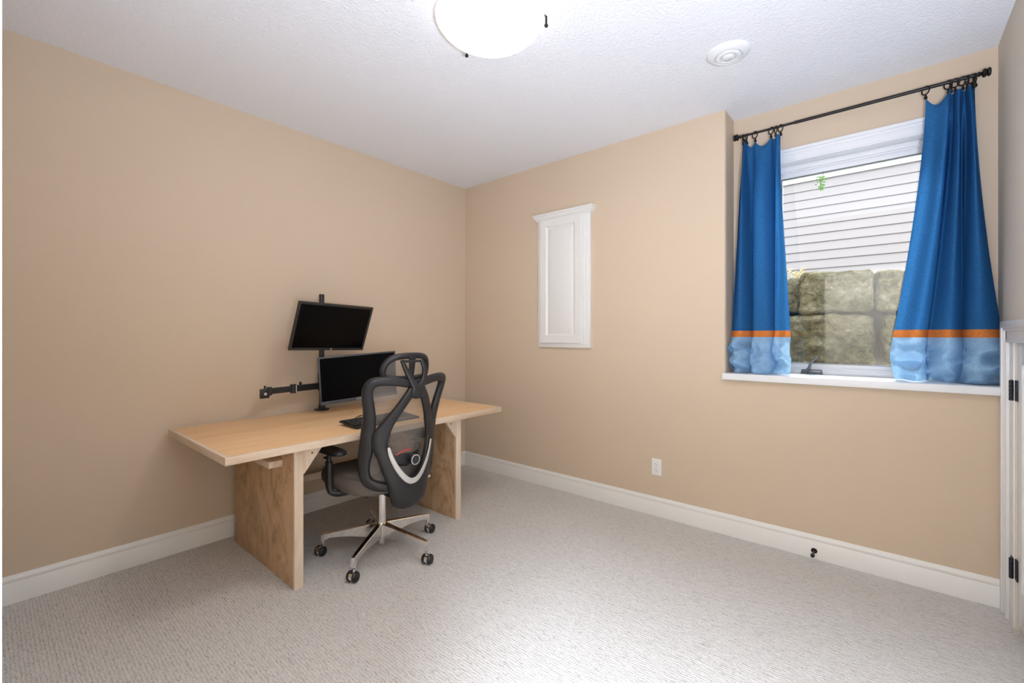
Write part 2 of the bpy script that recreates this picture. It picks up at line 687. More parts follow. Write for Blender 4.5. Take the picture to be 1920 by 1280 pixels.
bm = BM()
frame_boxes(bm, JX0 + 0.048, JX1 - 0.048, SILL + 0.034, JZ - 0.047, 0.036, 0.292, 0.335, 0.005, True, 0.030)
finish('sash', bm, M['white'], win, 40)
bm = BM()
frame_boxes(bm, JX0 + 0.082, JX1 - 0.082, SILL + 0.062, JZ - 0.081, 0.004, 0.291, 0.312, 0.0, True)
part_label(finish('gasket', bm, M['handle'], win, 40), 'thin dark grey glazing gasket')
bm = BM()
box(bm, JX0 + 0.078, JX1 - 0.078, 0.305, 0.309, SILL + 0.060, JZ - 0.078)
finish('glass_pane', bm, M['glass'], win, smooth=False)
bm = BM()
box(bm, RX - 0.012, W - 0.001, -0.035, RD + 0.06, 1.0, SILL, 0.004, 3)
finish('window_sill', bm, M['white'], win, 40)
# crank
ck = BM()
hx = 2.87
box(ck, hx - 0.075, hx + 0.035, 0.252, 0.279, SILL + 0.004, SILL + 0.028, 0.006, 3)
box(ck, hx - 0.080, hx + 0.040, 0.248, 0.282, SILL, SILL + 0.006, 0.002)
crank = part_label(finish('crank_handle', ck, M['handle'], win), 'grey metal crank handle')
ck = BM()
pp = catmull([(hx - 0.045, 0.252, SILL + 0.020), (hx - 0.030, 0.238, SILL + 0.040), (hx - 0.018, 0.234, SILL + 0.075), (hx + 0.004, 0.234, SILL + 0.100)], 6)
sweep(ck, pp, interp_list([0.020, 0.017, 0.013, 0.011], len(pp)), interp_list([0.014, 0.010, 0.008, 0.008], len(pp)), (0, 1, 0), 14, 2.4)
cyl(ck, (hx + 0.002, 0.234, SILL + 0.097), (hx + 0.010, 0.234, SILL + 0.112), 0.010, 0.009, 16, 0.003)
finish('lever', ck, M['handle'], crank)

# ---------------------------------------------------------------- low access door in the right wall
dr = struct(bpy.data.objects.new('door_1', None)); COL.objects.link(dr)
bm = BM()
CY0 = -0.012
cz = DZ + 0.095
for o_, wd, dp in ((0.0, 0.030, 0.024), (0.024, 0.020, 0.018), (0.040, 0.046, 0.013), (0.080, 0.014, 0.018)):
    box(bm, W - dp, W + 0.0, CY0 - o_ - wd, CY0 - o_, 0, cz - o_, 0.002)
    ye = DY1 - 0.095 - (CY0 - 0) * 0 + o_
    box(bm, W - dp, W + 0.0, ye, ye + wd, 0, cz - o_, 0.002)
    box(bm, W - dp, W + 0.0, ye + wd * .5, CY0 - o_ - wd * .5, cz - o_ - wd, cz - o_, 0.002)
finish('casing', bm, M['doorwhite'], dr, 40)
bm = BM()
for y_a, y_b in ((CY0 - 0.168, CY0 - 0.092), (DY1 - 0.010, DY1 - 0.003)):
    box(bm, W - 0.006, W + 0.09, y_a, y_b, 0, DZ + 0.01, 0.0015)
box(bm, W - 0.006, W + 0.09, DY1 - 0.003, CY0 - 0.10, DZ + 0.003, DZ + 0.011, 0.001)
finish('jamb', bm, M['doorwhite'], dr, 40)
bm = BM()   # leaf with recessed panel
lx = W + 0.004
LY0, LY1 = CY0 - 0.171, DY1
box(bm, lx + 0.012, lx + 0.035, LY1, LY0, 0.045, DZ)
st = 0.095
box(bm, lx, lx + 0.012, LY0 - st, LY0, 0.045, DZ, 0.002)
box(bm, lx, lx + 0.012, LY1, LY1 + st, 0.045, DZ, 0.002)
box(bm, lx, lx + 0.012, LY1 + st, LY0 - st, DZ - st, DZ, 0.002)
box(bm, lx, lx + 0.012, LY1 + st, LY0 - st, 0.045, 0.20, 0.002)
box(bm, lx + 0.006, lx + 0.012, LY1 + st + 0.02, LY0 - st - 0.02, 0.22, DZ - st - 0.02, 0.003)
finish('door_leaf', bm, M['doorwhite'], dr, 40)
for hz in (0.997, 0.218):
    bm = BM()
    box(bm, W - 0.010, W - 0.005, LY0 + 0.004, LY0 + 0.034, hz, hz + 0.090, 0.001)
    box(bm, W - 0.002, W + 0.0045, LY0 - 0.034, LY0 - 0.002, hz, hz + 0.090, 0.001)
    for k in range(5):
        cyl(bm, (W - 0.012, LY0 + 0.001, hz + k * 0.018 + 0.0005), (W - 0.012, LY0 + 0.001, hz + (k + 1) * 0.018 - 0.0005), 0.0075, None, 16, 0.001)
    part_label(finish('hinge', bm, M['hinge'], dr), 'black metal door hinge')

# ================================================================ ceiling fixtures
LX, LY = 1.864, -1.639
t = thing('ceiling_lamp', 'lit frosted glass bowl ceiling light held by small bronze clips', 'ceiling light', (LX, LY, H))
bm = BM()
R0 = 0.234
pr = []
for i in range(15):
    a = i / 14
    pr.append((R0 * math.sin(a * PI / 2) ** 0.95 if i else 0.0, -0.062 - 0.085 * math.cos(a * PI / 2) ** 1.15 if i < 14 else -0.062))
pr += [(R0, -0.056)]
lathe(bm, pr, 64)
bm2 = BM()
lathe(bm2, [(R0, -0.056), (R0 - 0.006, -0.056), (R0 - 0.03, -0.080), (R0 - 0.10, -0.112), (0.0, -0.135)], 64)
finish('bowl_glow_blocker', bm2, M['white'], t)  # unseen opaque liner added to keep the bowl's glow off the ceiling
part_label(finish('glass_bowl', bm, M['lamp'], t), 'glowing white frosted glass bowl')
bm = BM()
lathe(bm, [(R0 - 0.001, -0.065), (R0 + 0.0065, -0.061), (R0 + 0.0065, -0.055), (R0 - 0.001, -0.053)], 64, close=True)
finish('bowl_rim', bm, M['lamprim'], t)
bm = BM()
lathe(bm, [(0, 0), (0.115, 0), (0.115, -0.012), (0.10, -0.025), (0.03, -0.03), (0.03, -0.10), (0, -0.10)], 40)
finish('mounting_pan', bm, M['white'], t)
for bx_, by_ in ((0.085, 0.03), (-0.07, 0.055), (-0.01, -0.09)):   # the bulbs above the bowl
    bl_ = bpy.data.lights.new('bulb', 'POINT')
    bl_.energy = 0.32
    bl_.color = LAMP_COL[:3]
    bl_.shadow_soft_size = 0.018
    bo_ = bpy.data.objects.new('bulb', bl_)
    COL.objects.link(bo_)
    bo_.location = (LX + bx_, LY + by_, H - 0.058)
ca = math.atan2(-1.476 - LY, 2.055 - LX)
for k in range(3):
    a = ca + k * 2 * PI / 3
    bm = BM()
    d = Vector((math.cos(a), math.sin(a), 0))
    cyl(bm, d * 0.249 + Vector((0, 0, -0.080)), d * 0.249 + Vector((0, 0, -0.040)), 0.0048, None, 14, 0.001)
    cyl(bm, d * 0.249 + Vector((0, 0, -0.088)), d * 0.249 + Vector((0, 0, -0.076)), 0.0085, None, 18, 0.003)
    tube(bm, [d * 0.249 + Vector((0, 0, -0.042)), d * 0.22 + Vector((0, 0, -0.026)), d * 0.10 + Vector((0, 0, -0.016))], 0.003)
    part_label(finish('clip', bm, M['bronze'], t), 'dark bronze clip')

t = thing('ceiling_vent', 'round white ceiling vent with concentric rings near window wall', 'ceiling vent', (2.584, -0.610, H))
bm = BM()
lathe(bm, [(0.104, 0), (0.104, -0.004), (0.098, -0.010), (0.072, -0.022), (0.068, -0.022), (0.064, -0.012), (0.0, -0.012)], 64)
finish('flange', bm, M['white'], t, 50)
bm = BM()
lathe(bm, [(0.060, -0.012), (0.060, -0.022), (0.055, -0.026), (0.042, -0.028), (0.038, -0.026), (0.037, -0.015), (0, -0.015)], 56)
finish('ring', bm, M['white'], t, 50)
bm = BM()
lathe(bm, [(0.030, -0.014), (0.030, -0.024), (0.026, -0.029), (0, -0.030)], 48)
finish('disc', bm, M['white'], t, 50)

# ================================================================ white panel cabinet on the back wall
t = thing('wall_cabinet', 'tall narrow white cabinet with raised panel door on tan wall', 'cabinet', (1.1765, 0, 1.183))
cw = 0.254
ch = 1.085
bm = BM()
box(bm, -cw, cw, -0.022, 0, 0, ch, 0.002)
finish('face_frame', bm, M['cabinet'], t, 40)
bm = BM()
dx0, dx1, dz0, dz1 = -0.222, 0.185, 0.035, ch - 0.012
# raised-panel door: nested frames
def ring_face(bm, r0, r1, y0, y1):
    a = [bm.verts.new((x, y0, z)) for x, z in ((r0[0], r0[2]), (r0[1], r0[2]), (r0[1], r0[3]), (r0[0], r0[3]))]
    b = [bm.verts.new((x, y1, z)) for x, z in ((r1[0], r1[2]), (r1[1], r1[2]), (r1[1], r1[3]), (r1[0], r1[3]))]
    for i in range(4):
        bm.faces.new((a[i], a[(i + 1) % 4], b[(i + 1) % 4], b[i]))
    return b


def inset(r, d):
    return (r[0] + d, r[1] - d, r[2] + d, r[3] - d)


r = (dx0, dx1, dz0, dz1)
seq = [(0, -0.022), (0, -0.036), (0.004, -0.041), (0.062, -0.041), (0.066, -0.037), (0.074, -0.031), (0.080, -0.030), (0.104, -0.038), (0.110, -0.0395)]
for (d0, y0), (d1, y1) in zip(seq[:-1], seq[1:]):
    last = ring_face(bm, inset(r, d0), inset(r, d1), y0, y1)
bm.faces.new(last)
bmesh.ops.remove_doubles(bm, verts=bm.verts[:], dist=1e-5)
finish('door_panel', bm, M['cabinet'], t, 20)
bm = BM()   # beaded stile on the right of the door
for xx in (0.196, 0.206, 0.226):
    cyl(bm, (xx, -0.022, 0.03), (xx, -0.022, ch - 0.01), 0.004, None, 12)
finish('fluted_stile', bm, M['cabinet'], t, 40)
bm = BM()   # crown: swept profile in front and returns at both ends
cp = [(0.0, 0.0), (0.006, 0.0), (0.008, 0.008), (0.020, 0.018), (0.028, 0.032), (0.030, 0.040), (0.036, 0.042), (0.036, 0.056), (0.0, 0.056)]
path = []
for out_, zz in cp:
    y_ = -0.022 - out_
    X_ = cw + out_
    path.append([bm.verts.new(c_) for c_ in ((-X_, 0, ch - 0.020 + zz), (-X_, y_, ch - 0.020 + zz), (X_, y_, ch - 0.020 + zz), (X_, 0, ch - 0.020 + zz))])
for i in range(len(path) - 1):
    for k in range(3):
        bm.faces.new((path[i][k], path[i][k + 1], path[i + 1][k + 1], path[i + 1][k]))
bm.faces.new(path[-1])
bm.faces.new(path[0])
finish('crown_molding', bm, M['cabinet'], t, 25)

# ================================================================ outlet and door stop
t = thing('wall_outlet', 'white duplex power outlet low on the tan wall', 'outlet', (1.958, 0, 0.346))
bm = BM()
box(bm, -0.036, 0.036, -0.006, 0, -0.059, 0.059, 0.003, 3)
finish('cover_plate', bm, M['plate'], t)
for zz in (0.020, -0.020):
    bm = BM()
    lathe(bm, [(0, 0), (0.0165, 0), (0.0165, 0.0015), (0.0155, 0.0025), (0, 0.0025)], 28, Matrix.Translation((0, -0.0055, zz)) @ Matrix.Rotation(PI / 2, 4, 'X'))
    s_ = finish('socket', bm, M['plate'], t)
    bm = BM()
    box(bm, -0.0072, -0.0052, -0.0089, -0.007, zz + 0.000, zz + 0.008)
    box(bm, 0.0052, 0.0072, -0.0089, -0.007, zz + 0.001, zz + 0.007)
    cyl(bm, (0, -0.0089, zz - 0.007), (0, -0.007, zz - 0.007), 0.0026, None, 12)
    part_label(finish('slot', bm, M['dark_hole'], s_), 'dark plug slots')
bm = BM(); cyl(bm, (0, -0.0072, 0), (0, -0.005, 0), 0.003, None, 14)
finish('screw', bm, M['satin'], t)

t = thing('door_stop', 'small dark bronze door stop fixed to the baseboard', 'door stop', (2.892, -0.0145, 0.047))
bm = BM(); cyl(bm, (0, 0, 0), (0, -0.006, 0), 0.0155, 0.013, 24, 0.002); finish('flange', bm, M['bronze'], t)
bm = BM(); cyl(bm, (0, -0.004, 0), (0, -0.070, 0), 0.0045, None, 16); finish('post', bm, M['bronze'], t)
bm = BM(); cyl(bm, (0, -0.067, 0), (0, -0.085, 0), 0.0110, 0.0095, 20, 0.003); part_label(finish('tip', bm, M['gasket'], t), 'black rubber tip')

# ================================================================ desk
DT = 0.742
dx_a, dx_b, dy_a, dy_b = 0.033, 0.980, -2.402, -0.560
desk = thing('desk', 'light birch desk with panel legs standing along the left wall', 'desk', (0.5, -1.48, 0))
DO = Vector((-0.5, 1.48, 0))


def dbox(bm, x0, x1, y0, y1, z0, z1, bev=0.0015):
    box(bm, x0 + DO.x, x1 + DO.x, y0 + DO.y, y1 + DO.y, z0, z1, bev)


th = 0.037
ew = 0.019
bm = BM(); dbox(bm, dx_a + ew, dx_b - ew, dy_a + ew, dy_b - ew, DT - th, DT, 0.0005)
finish('desktop', bm, M['top'], desk)
for (a, b, c, d) in ((dx_b - ew, dx_b, dy_a, dy_b), (dx_a, dx_a + ew, dy_a, dy_b)):
    bm = BM(); dbox(bm, a, b, c, d, DT - th, DT + 0.0004, 0.002)
    part_label(finish('edge_strip', bm, M['edge'], desk), 'pale pine edge strip')
M['edgeX'] = wood('pine_end_strip', srgb(205, 180, 152), srgb(228, 206, 182), srgb(238, 220, 200), (0.1, 1, 1), 9)
for (c, d) in ((dy_a, dy_a + ew), (dy_b - ew, dy_b)):
    bm = BM(); dbox(bm, dx_a + ew, dx_b - ew, c, d, DT - th, DT + 0.0004, 0.002)
    part_label(finish('edge_strip', bm, M['edgeX'], desk), 'pale pine edge strip')
for (ly0, ly1, lxf, gs) in ((-2.082, -2.036, 0.935, 1), (-0.972, -0.926, 0.922, -1)):
    bm = BM(); dbox(bm, 0.10, lxf - 0.020, ly0 + 0.002, ly1 - 0.002, 0, DT - th)
    lg = finish('leg_panel', bm, M['panel'], desk)
    bm = BM(); dbox(bm, lxf - 0.020, lxf, ly0, ly1, 0, DT - th, 0.0015)
    part_label(finish('edge_strip', bm, M['leg_edge'], lg), 'pale pine strip on the leg front')
    # gusset on the inner side
    bm = BM()
    yi = ly1 if gs > 0 else ly0
    g0, g1 = 0.105, 0.135
    prism(bm, [(yi + DO.y, DT - th), (yi + DO.y + gs * g0, DT - th), (yi + DO.y, DT - th - g1)], lxf - 0.020 + DO.x, lxf - 0.001 + DO.x, 'x')
    gu = finish('corner_brace', bm, M['leg_edge'], desk, smooth=False)
    bm = BM()
    cyl(bm, (lxf - 0.004 + DO.x, yi + gs * 0.045 + DO.y, DT - th - 0.030), (lxf + 0.0005 + DO.x, yi + gs * 0.045 + DO.y, DT - th - 0.030), 0.006, None, 16)
    finish('screw', bm, M['hole_screw'], gu)
bm = BM(); dbox(bm, 0.105, 0.125, -2.036, -0.972, 0.262, 0.312)
finish('stretcher', bm, M['edge'], desk)
bm = BM(); dbox(bm, 0.62, 0.80, -2.150, -2.082, DT - th - 0.104, DT - th - 0.070)
finish('cleat', bm, M['edgeX'], desk)
bm = BM()
tube(bm, [DO + Vector((0.625, -2.156, DT - th)), DO + Vector((0.625, -2.156, DT - th - 0.05)), DO + Vector((0.632, -2.156, DT - th - 0.066)), DO + Vector((0.645, -2.152, DT - th - 0.062))], 0.004)
part_label(finish('hook', bm, M['putty'], desk), 'small white plastic hook')

# ================================================================ monitor mount
PX, PY = 0.072, -1.506
mt = thing('monitor_stand', 'black pole monitor stand with empty left arm clamped to desk', 'monitor stand', (PX, PY, DT))
bm = BM(); cyl(bm, (0, 0, 0.004), (0, 0, 0.838), 0.0175, None, 28, 0.002); finish('pole', bm, M['black_plastic'], mt)
bm = BM()
cyl(bm, (0, 0, 0), (0, 0, 0.007), 0.052, None, 36, 0.002)
cyl(bm, (0, 0, 0.006), (0, 0, 0.035), 0.024, None, 28, 0.003)
finish('base_plate', bm, M['black_plastic'], mt)


def mount_arm(pts, z, name='arm', knob=None, col_z=None):
    bm = BM()
    pts = [Vector((a - PX, b - PY, z - DT)) for a, b in pts]
    cyl(bm, (0, 0, z - DT - 0.032), (0, 0, z - DT + 0.032), 0.027, None, 28, 0.003)
    for i, (a, b) in enumerate(zip(pts[:-1], pts[1:])):
        sweep(bm, [a, b], 0.030 - 0.004 * i, 0.044 - 0.004 * i, (0, 0, 1), 16, 5)
    for a in pts[1:-1]:
        cyl(bm, a + Vector((0, 0, -0.030)), a + Vector((0, 0, 0.030)), 0.021, None, 24, 0.003)
    return bm, pts


# empty arm
bm, pts = mount_arm([(PX, PY), (0.100, -1.720), (0.125, -1.895)], 0.9175)
cyl(bm, (0.100 - PX, -1.672 - PY, 0.9175 - DT + 0.02), (0.100 - PX, -1.672 - PY, 0.9175 - DT + 0.043), 0.0085, None, 16, 0.002)
cyl(bm, pts[-1] + Vector((0, 0.01, -0.027)), pts[-1] + Vector((0, 0.01, 0.027)), 0.017, None, 20, 0.003)
arm = finish('arm', bm, M['black_plastic'], mt)
bm = BM()
q_ = pts[1]
sweep(bm, [q_ + Vector((0, 0.008, 0)), q_ + Vector((0, 0.014, 0))], 0.046, 0.056, (0, 0, 1), 16, 4)
part_label(finish('collar', bm, M['satin'], arm), 'silver collar')
bm = BM()
q_ = pts[-1] + Vector((0.012, -0.018, -0.008))
box(bm, q_.x - 0.008, q_.x + 0.006, q_.y - 0.034, q_.y + 0.024, q_.z - 0.034, q_.z + 0.028, 0.004)
cyl(bm, q_ + Vector((-0.01, 0.0, 0.02)), q_ + Vector((-0.01, 0, 0.046)), 0.006, None, 14, 0.002)
br = finish('vesa_bracket', bm, M['black_plastic'], mt)
bm = BM(); cyl(bm, q_ + Vector((0.005, -0.002, -0.006)), q_ + Vector((0.0095, -0.002, -0.006)), 0.0095, None, 20, 0.001)
part_label(finish('bolt', bm, M['satin'], br), 'silver bolt')


# ---------------------------------------------------------------- monitors
def monitor(c, a, tlt, ro, w_, h_, bez, label, name, bt, bb, depth=0.030):
    n = Vector((math.cos(a) * math.cos(tlt), math.sin(a) * math.cos(tlt), -math.sin(tlt)))
    rt = Vector((-math.sin(a), math.cos(a), 0))
    up = n.cross(rt)
    r2 = rt * math.cos(ro) + up * math.sin(ro)
    u2 = up * math.cos(ro) - rt * math.sin(ro)
    mtx = Matrix((r2, u2, n)).transposed().to_4x4()
    mtx.translation = Vector(c)
    t = thing(name, label, 'monitor')
    t.matrix_world = mtx
    # local: x right, y up, z towards the viewer; front face at z=0
    bm = BM()
    box(bm, -w_ / 2, w_ / 2, -h_ / 2, h_ / 2, -0.014, -0.0015, 0.003)
    lathe(bm, [(0.0, -0.052), (0.085, -0.050), (0.12, -0.040), (0.15, -0.013), (0, -0.013)], 4, Matrix.Scale(1.25, 4, (1, 0, 0)) @ Matrix.Rotation(PI / 4, 4, 'Z'))
    finish('back_shell', bm, M['black_plastic'], t)
    bm = BM()
    frame = [(-w_ / 2, -w_ / 2 + bt), (w_ / 2 - bt, w_ / 2)]
    for f0, f1 in frame:
        box(bm, f0, f1, -h_ / 2, h_ / 2, -0.004, 0.0, 0.001)
    box(bm, -w_ / 2 + bt, w_ / 2 - bt, h_ / 2 - bt, h_ / 2, -0.004, 0.0, 0.001)
    box(bm, -w_ / 2 + bt, w_ / 2 - bt, -h_ / 2, -h_ / 2 + bb, -0.004, 0.0, 0.001)
    bz = finish('bezel', bm, bez, t)
    bm = BM()
    box(bm, -w_ / 2 + bt - 0.001, w_ / 2 - bt + 0.001, -h_ / 2 + bb - 0.001, h_ / 2 - bt + 0.001, -0.005, -0.0012)
    finish('screen', bm, M['screen'], t, smooth=False)
    return t, bz, mtx


m1, bz1, mx1 = monitor((0.299, -1.535, 1.335), 0.066, 0.364, -0.026, 0.560, 0.335, M['bezel'],
                       'black monitor tilted downward, upper of two on the pole', 'monitor', 0.0165, 0.018)
bm = BM()
cyl(bm, (-0.002 + 0.02, -0.335 / 2 + 0.0092, -0.0005), (-0.002 + 0.02, -0.335 / 2 + 0.0092, 0.0008), 0.0068, None, 28)
lg = part_label(finish('badge', bm, M['satin'], m1), 'round silver logo badge')
text_mesh('badge_lettering', 'hp', 0.0095, M['black_plastic'], lg, Matrix.Translation((0.018, -0.335 / 2 + 0.0105, 0.0009)), 0.0001, 0.25)

m2, bz2, mx2 = monitor((0.308, -1.342, 0.983), -0.177, 0.028, 0.060, 0.560, 0.330, M['bezel2'],
                       'black monitor with grey bezel, lower one behind the chair', 'monitor', 0.0105, 0.0230)
text_mesh('lettering', 'SCEPTRE', 0.0195, M['satin_bright'], m2, Matrix.Translation((0.004, -0.330 / 2 + 0.0115, 0.0004)), 0.0006, 0.1)
bm = BM()
for k in range(4):
    box(bm, -0.235 + k * 0.012, -0.231 + k * 0.012, -0.330 / 2 + 0.006, -0.330 / 2 + 0.0085, 0, 0.0006)
finish('button_mark', bm, M['satin'], m2, smooth=False)

# arms to both monitors
for mm, z, elbow in ((mx1, 1.335, (0.13, -1.62)), (mx2, 0.985, (0.12, -1.40))):
    back = mm @ Vector((0, 0, -0.052))
    e2 = Vector((back.x - 0.035, back.y, back.z))
    bm = BM()
    o_ = Vector((PX, PY, DT))
    cyl(bm, (0, 0, back.z - DT - 0.030), (0, 0, back.z - DT + 0.030), 0.027, None, 28, 0.003)
    pts_ = [Vector((PX, PY, back.z)) - o_, Vector((elbow[0], elbow[1], back.z)) - o_, e2 - o_]
    for i in range(2):
        sweep(bm, [pts_[i], pts_[i + 1]], 0.028, 0.040, (0, 0, 1), 16, 5)
    cyl(bm, pts_[1] + Vector((0, 0, -0.028)), pts_[1] + Vector((0, 0, 0.028)), 0.019, None, 20, 0.003)
    cyl(bm, e2 - o_, back - o_, 0.018, None, 20, 0.002)
    finish('arm', bm, M['black_plastic'], mt)

# ================================================================ keyboard
kt = thing('keyboard', 'black computer keyboard lying on the desk in front of the monitors', 'keyboard')
KL, KD = 0.460, 0.190
ka = math.radians(91)     # long axis direction
ux = Vector((math.cos(ka), math.sin(ka), 0))
uy = Vector((-ux.y, ux.x, 0))                      # away from the user
kc = Vector((0.785, -1.482, DT))
kmx = Matrix((ux, uy, Vector((0, 0, 1)))).transposed().to_4x4()
kmx.translation = kc
kt.matrix_world = kmx @ Matrix.Rotation(math.radians(4), 4, 'X')
kt.location.z = DT + 0.0085
bm = BM()
prism(bm, [(-KD / 2, 0.0), (-KD / 2 + 0.004, 0.010), (KD / 2 - 0.004, 0.014), (KD / 2, 0.002)], -KL / 2, KL / 2, 'x')
bmesh.ops.bevel(bm, geom=[e for e in bm.edges if abs((e.verts[0].co - e.verts[1].co).x) < 1e-4], offset=0.003, segments=2, affect='EDGES')
finish('case', bm, M['black_plastic'], kt)
bm = BM()
bm.free()
for sx in (-1, 1):
    bm = BM()
    box(bm, sx * 0.19 - 0.012, sx * 0.19 + 0.012, KD / 2 - 0.02, KD / 2 - 0.012, -0.0150, 0.003)
    finish('foot', bm, M['black_plastic'], kt)
bm = BM()
box(bm, -0.0078, 0.0078, -0.0078, 0.0078, 0.0, 0.0055, 0.0015)
kme = finish('key', bm, M['key'], kt)
bm = BM()
box(bm, -0.003, 0.002, -0.001, 0.004, 0.0050, 0.0057)
kmk = finish('key_print', bm, M['keymark'], kme, smooth=False)
rows = 6
first = True
cnt = 0
for r_ in range(rows):
    for c_ in range(20):
        if c_ in (15,) or cnt >= 99:
            continue
        if r_ == 0 and c_ in (3, 5, 9, 14):
            continue
        if r_ == 5 and c_ in (4, 5, 6, 8, 9):
            continue
        xx = -KL / 2 + 0.022 + c_ * 0.0214
        yy = -KD / 2 + 0.022 + (5 - (5 - r_)) * 0.0205 if False else -KD / 2 + 0.045 + (5 - r_) * 0.0225
        zz = 0.0095 + (yy + KD / 2) / KD * 0.004
        if first:
            k = kme
            first = False
        else:
            k = kme.copy(); COL.objects.link(k)
            kp = kmk.copy(); COL.objects.link(kp); kp.parent = k
        k.location = (xx, yy, zz)
        cnt += 1
bm = BM()
tube(bm, [(0.0 - 0.06, KD / 2 - 0.004, 0.008), (-0.065, KD / 2 + 0.02, 0.020), (-0.085, KD / 2 + 0.045, 0.006), (-0.06, KD / 2 + 0.10, -0.010), (0.02, KD / 2 + 0.16, -0.022)], 0.0022, 8, 8)
finish('cable', bm, M['black_plastic'], kt)

# ================================================================ office chair
CH = (0.902, -1.557, 0)
chair = thing('office_chair', 'black mesh office chair with headrest and chrome five-star base at desk', 'chair', CH, (0, 0, -0.04))


def lin(z, zs, xs):
    if z <= zs[0]:
        return xs[0]
    for i in range(len(zs) - 1):
        if z <= zs[i + 1]:
            return xs[i] + (xs[i + 1] - xs[i]) * (z - zs[i]) / (zs[i + 1] - zs[i])
    return xs[-1]


def BX(y, z, off=0.0):
    xe = lin(z, [.40, .54, .66, .78, .92, 1.05], [.15, .16, .17, .19, .235, .285])
    xc = lin(z, [.30, .45, .60, .70, .80, .95, 1.05], [.25, .27, .28, .283, .29, .33, .345])
    return xc - (xc - xe) * min(1.25, (y / .24) ** 2) + off


def BP(y, z, off=0.0):
    return Vector((BX(y, z, off), y, z))


def BN(p):
    e = 0.004
    dy = (BP(p.y + e, p.z) - BP(p.y - e, p.z))
    dz = (BP(p.y, p.z + e) - BP(p.y, p.z - e))
    return dy.cross(dz).normalized()


# outer back frame
half = [(0.0, 1.018), (.05, 1.026), (.13, 1.040), (.195, 1.043), (.228, 1.034), (.240, 1.005), (.237, .965), (.221, .90), (.210, .83), (.208, .75), (.211, .68),
        (.217, .61), (.214, .545), (.198, .50), (.165, .475), (.12, .462), (.06, .452)]
wv_ = [.046, .046, .045, .047, .052, .056, .058, .062, .070, .078, .078, .066, .058, .056, .054, .050, .05]
pts2 = [(-y, z) for y, z in reversed(half)] + half[1:]
ws_ = list(reversed(wv_)) + wv_[1:]
p2 = catmull([(0, y, z) for y, z in pts2], 4)
p3 = [BP(p.y, p.z) for p in p2]
wl = interp_list(ws_, len(p3))
bm = BM()
sweep(bm, p3, wl, [0.036 + 0.15 * max(0, w_ - 0.04) for w_ in wl], BN, 18, 2.8)
finish('back_frame', bm, M['chair_plastic'], chair, 50)

# rear spine: struts, teardrop and lower housing in one moulding
inn = [(.012, .976), (.060, .890), (.098, .810), (.119, .745), (.126, .695), (.114, .645), (.092, .590), (.068, .548), (.045, .518), (.022, .499), (0, .494)]
outr = [(.050, 1.005), (.105, .915), (.160, .822), (.198, .760), (.196, .690), (.172, .620), (.152, .550), (.128, .485), (.110, .410), (.085, .352), (0, .328)]
thk = [.030, .026, .026, .028, .032, .036, .042, .050, .058, .064, .066]
offs = [.022, .020, .016, .016, .018, .022, .024, .026, .022, .018, .016]
inn = inn + [(-y, z) for y, z in reversed(inn[:-1])]
outr = outr + [(-y, z) for y, z in reversed(outr[:-1])]
thk = thk + list(reversed(thk[:-1]))
offs = offs + list(reversed(offs[:-1]))
NI = catmull([(0, y, z) for y, z in inn], 4)
NO = catmull([(0, y, z) for y, z in outr], 4)
TH = interp_list(thk, len(NI))
OF = interp_list(offs, len(NI))
bm = BM()
rings = []
SEG = 20
for a, b, th_, of_ in zip(NI, NO, TH, OF):
    rg = []
    for k in range(SEG):
        an = 2 * PI * k / SEG
        c, s = math.cos(an), math.sin(an)
        c = math.copysign(abs(c) ** 0.55, c)
        s = math.copysign(abs(s) ** 0.7, s)
        p = a.lerp(b, 0.5 - 0.5 * c)
        q = BP(p.y, p.z, of_)
        nn = BN(q)
        if nn.x < 0:
            nn = -nn
        rg.append(bm.verts.new(q + nn * (s * th_ / 2)))
    rings.append(rg)
for a, b in zip(rings[:-1], rings[1:]):
    for k in range(SEG):
        j = (k + 1) % SEG
        bm.faces.new((a[k], a[j], b[j], b[k]))
bm.faces.new(rings[0]); bm.faces.new(list(reversed(rings[-1])))
spine = finish('back_spine', bm, M['chair_plastic'], chair, 50)

# silver U inside the teardrop
up_ = [(y, z) for y, z in inn if z < 0.70]
uu = catmull([(0, y * 1.10, z - 0.006) for y, z in up_], 6)
pp = [BP(p.y, p.z, 0.052 if True else 0) for p in uu]
nU = len(pp)
wU = [0.012 + 0.020 * math.sin(PI * i / (nU - 1)) ** 0.5 for i in range(nU)]
bm = BM(); sweep(bm, pp, wU, 0.006, BN, 12, 2.4)
part_label(finish('trim_band', bm, M['satin'], spine), 'silver U-shaped trim band')

# small wings of the lower frame behind seat (join of spine and seat mechanism)
bm = BM()
sweep(bm, [Vector((0.26, 0, 0.40)), Vector((0.16, 0, 0.385)), Vector((0.05, 0, 0.385))], [0.10, 0.11, 0.12], [0.05, 0.045, 0.04], (0, 0, 1), 16, 4)
box(bm, -0.11, 0.10, -0.085, 0.085, 0.368, 0.412, 0.010)
mech = finish('tilt_mechanism', bm, M['black_plastic'], chair)
bm = BM()
tube(bm, [(0.05, 0.05, 0.385), (0.07, 0.18, 0.39), (0.085, 0.255, 0.395)], 0.0045)
cyl(bm, (0.083, 0.235, 0.395), (0.093, 0.29, 0.397), 0.008, None, 14, 0.003)
part_label(finish('lever', bm, M['chrome'], mech), 'chrome lever')

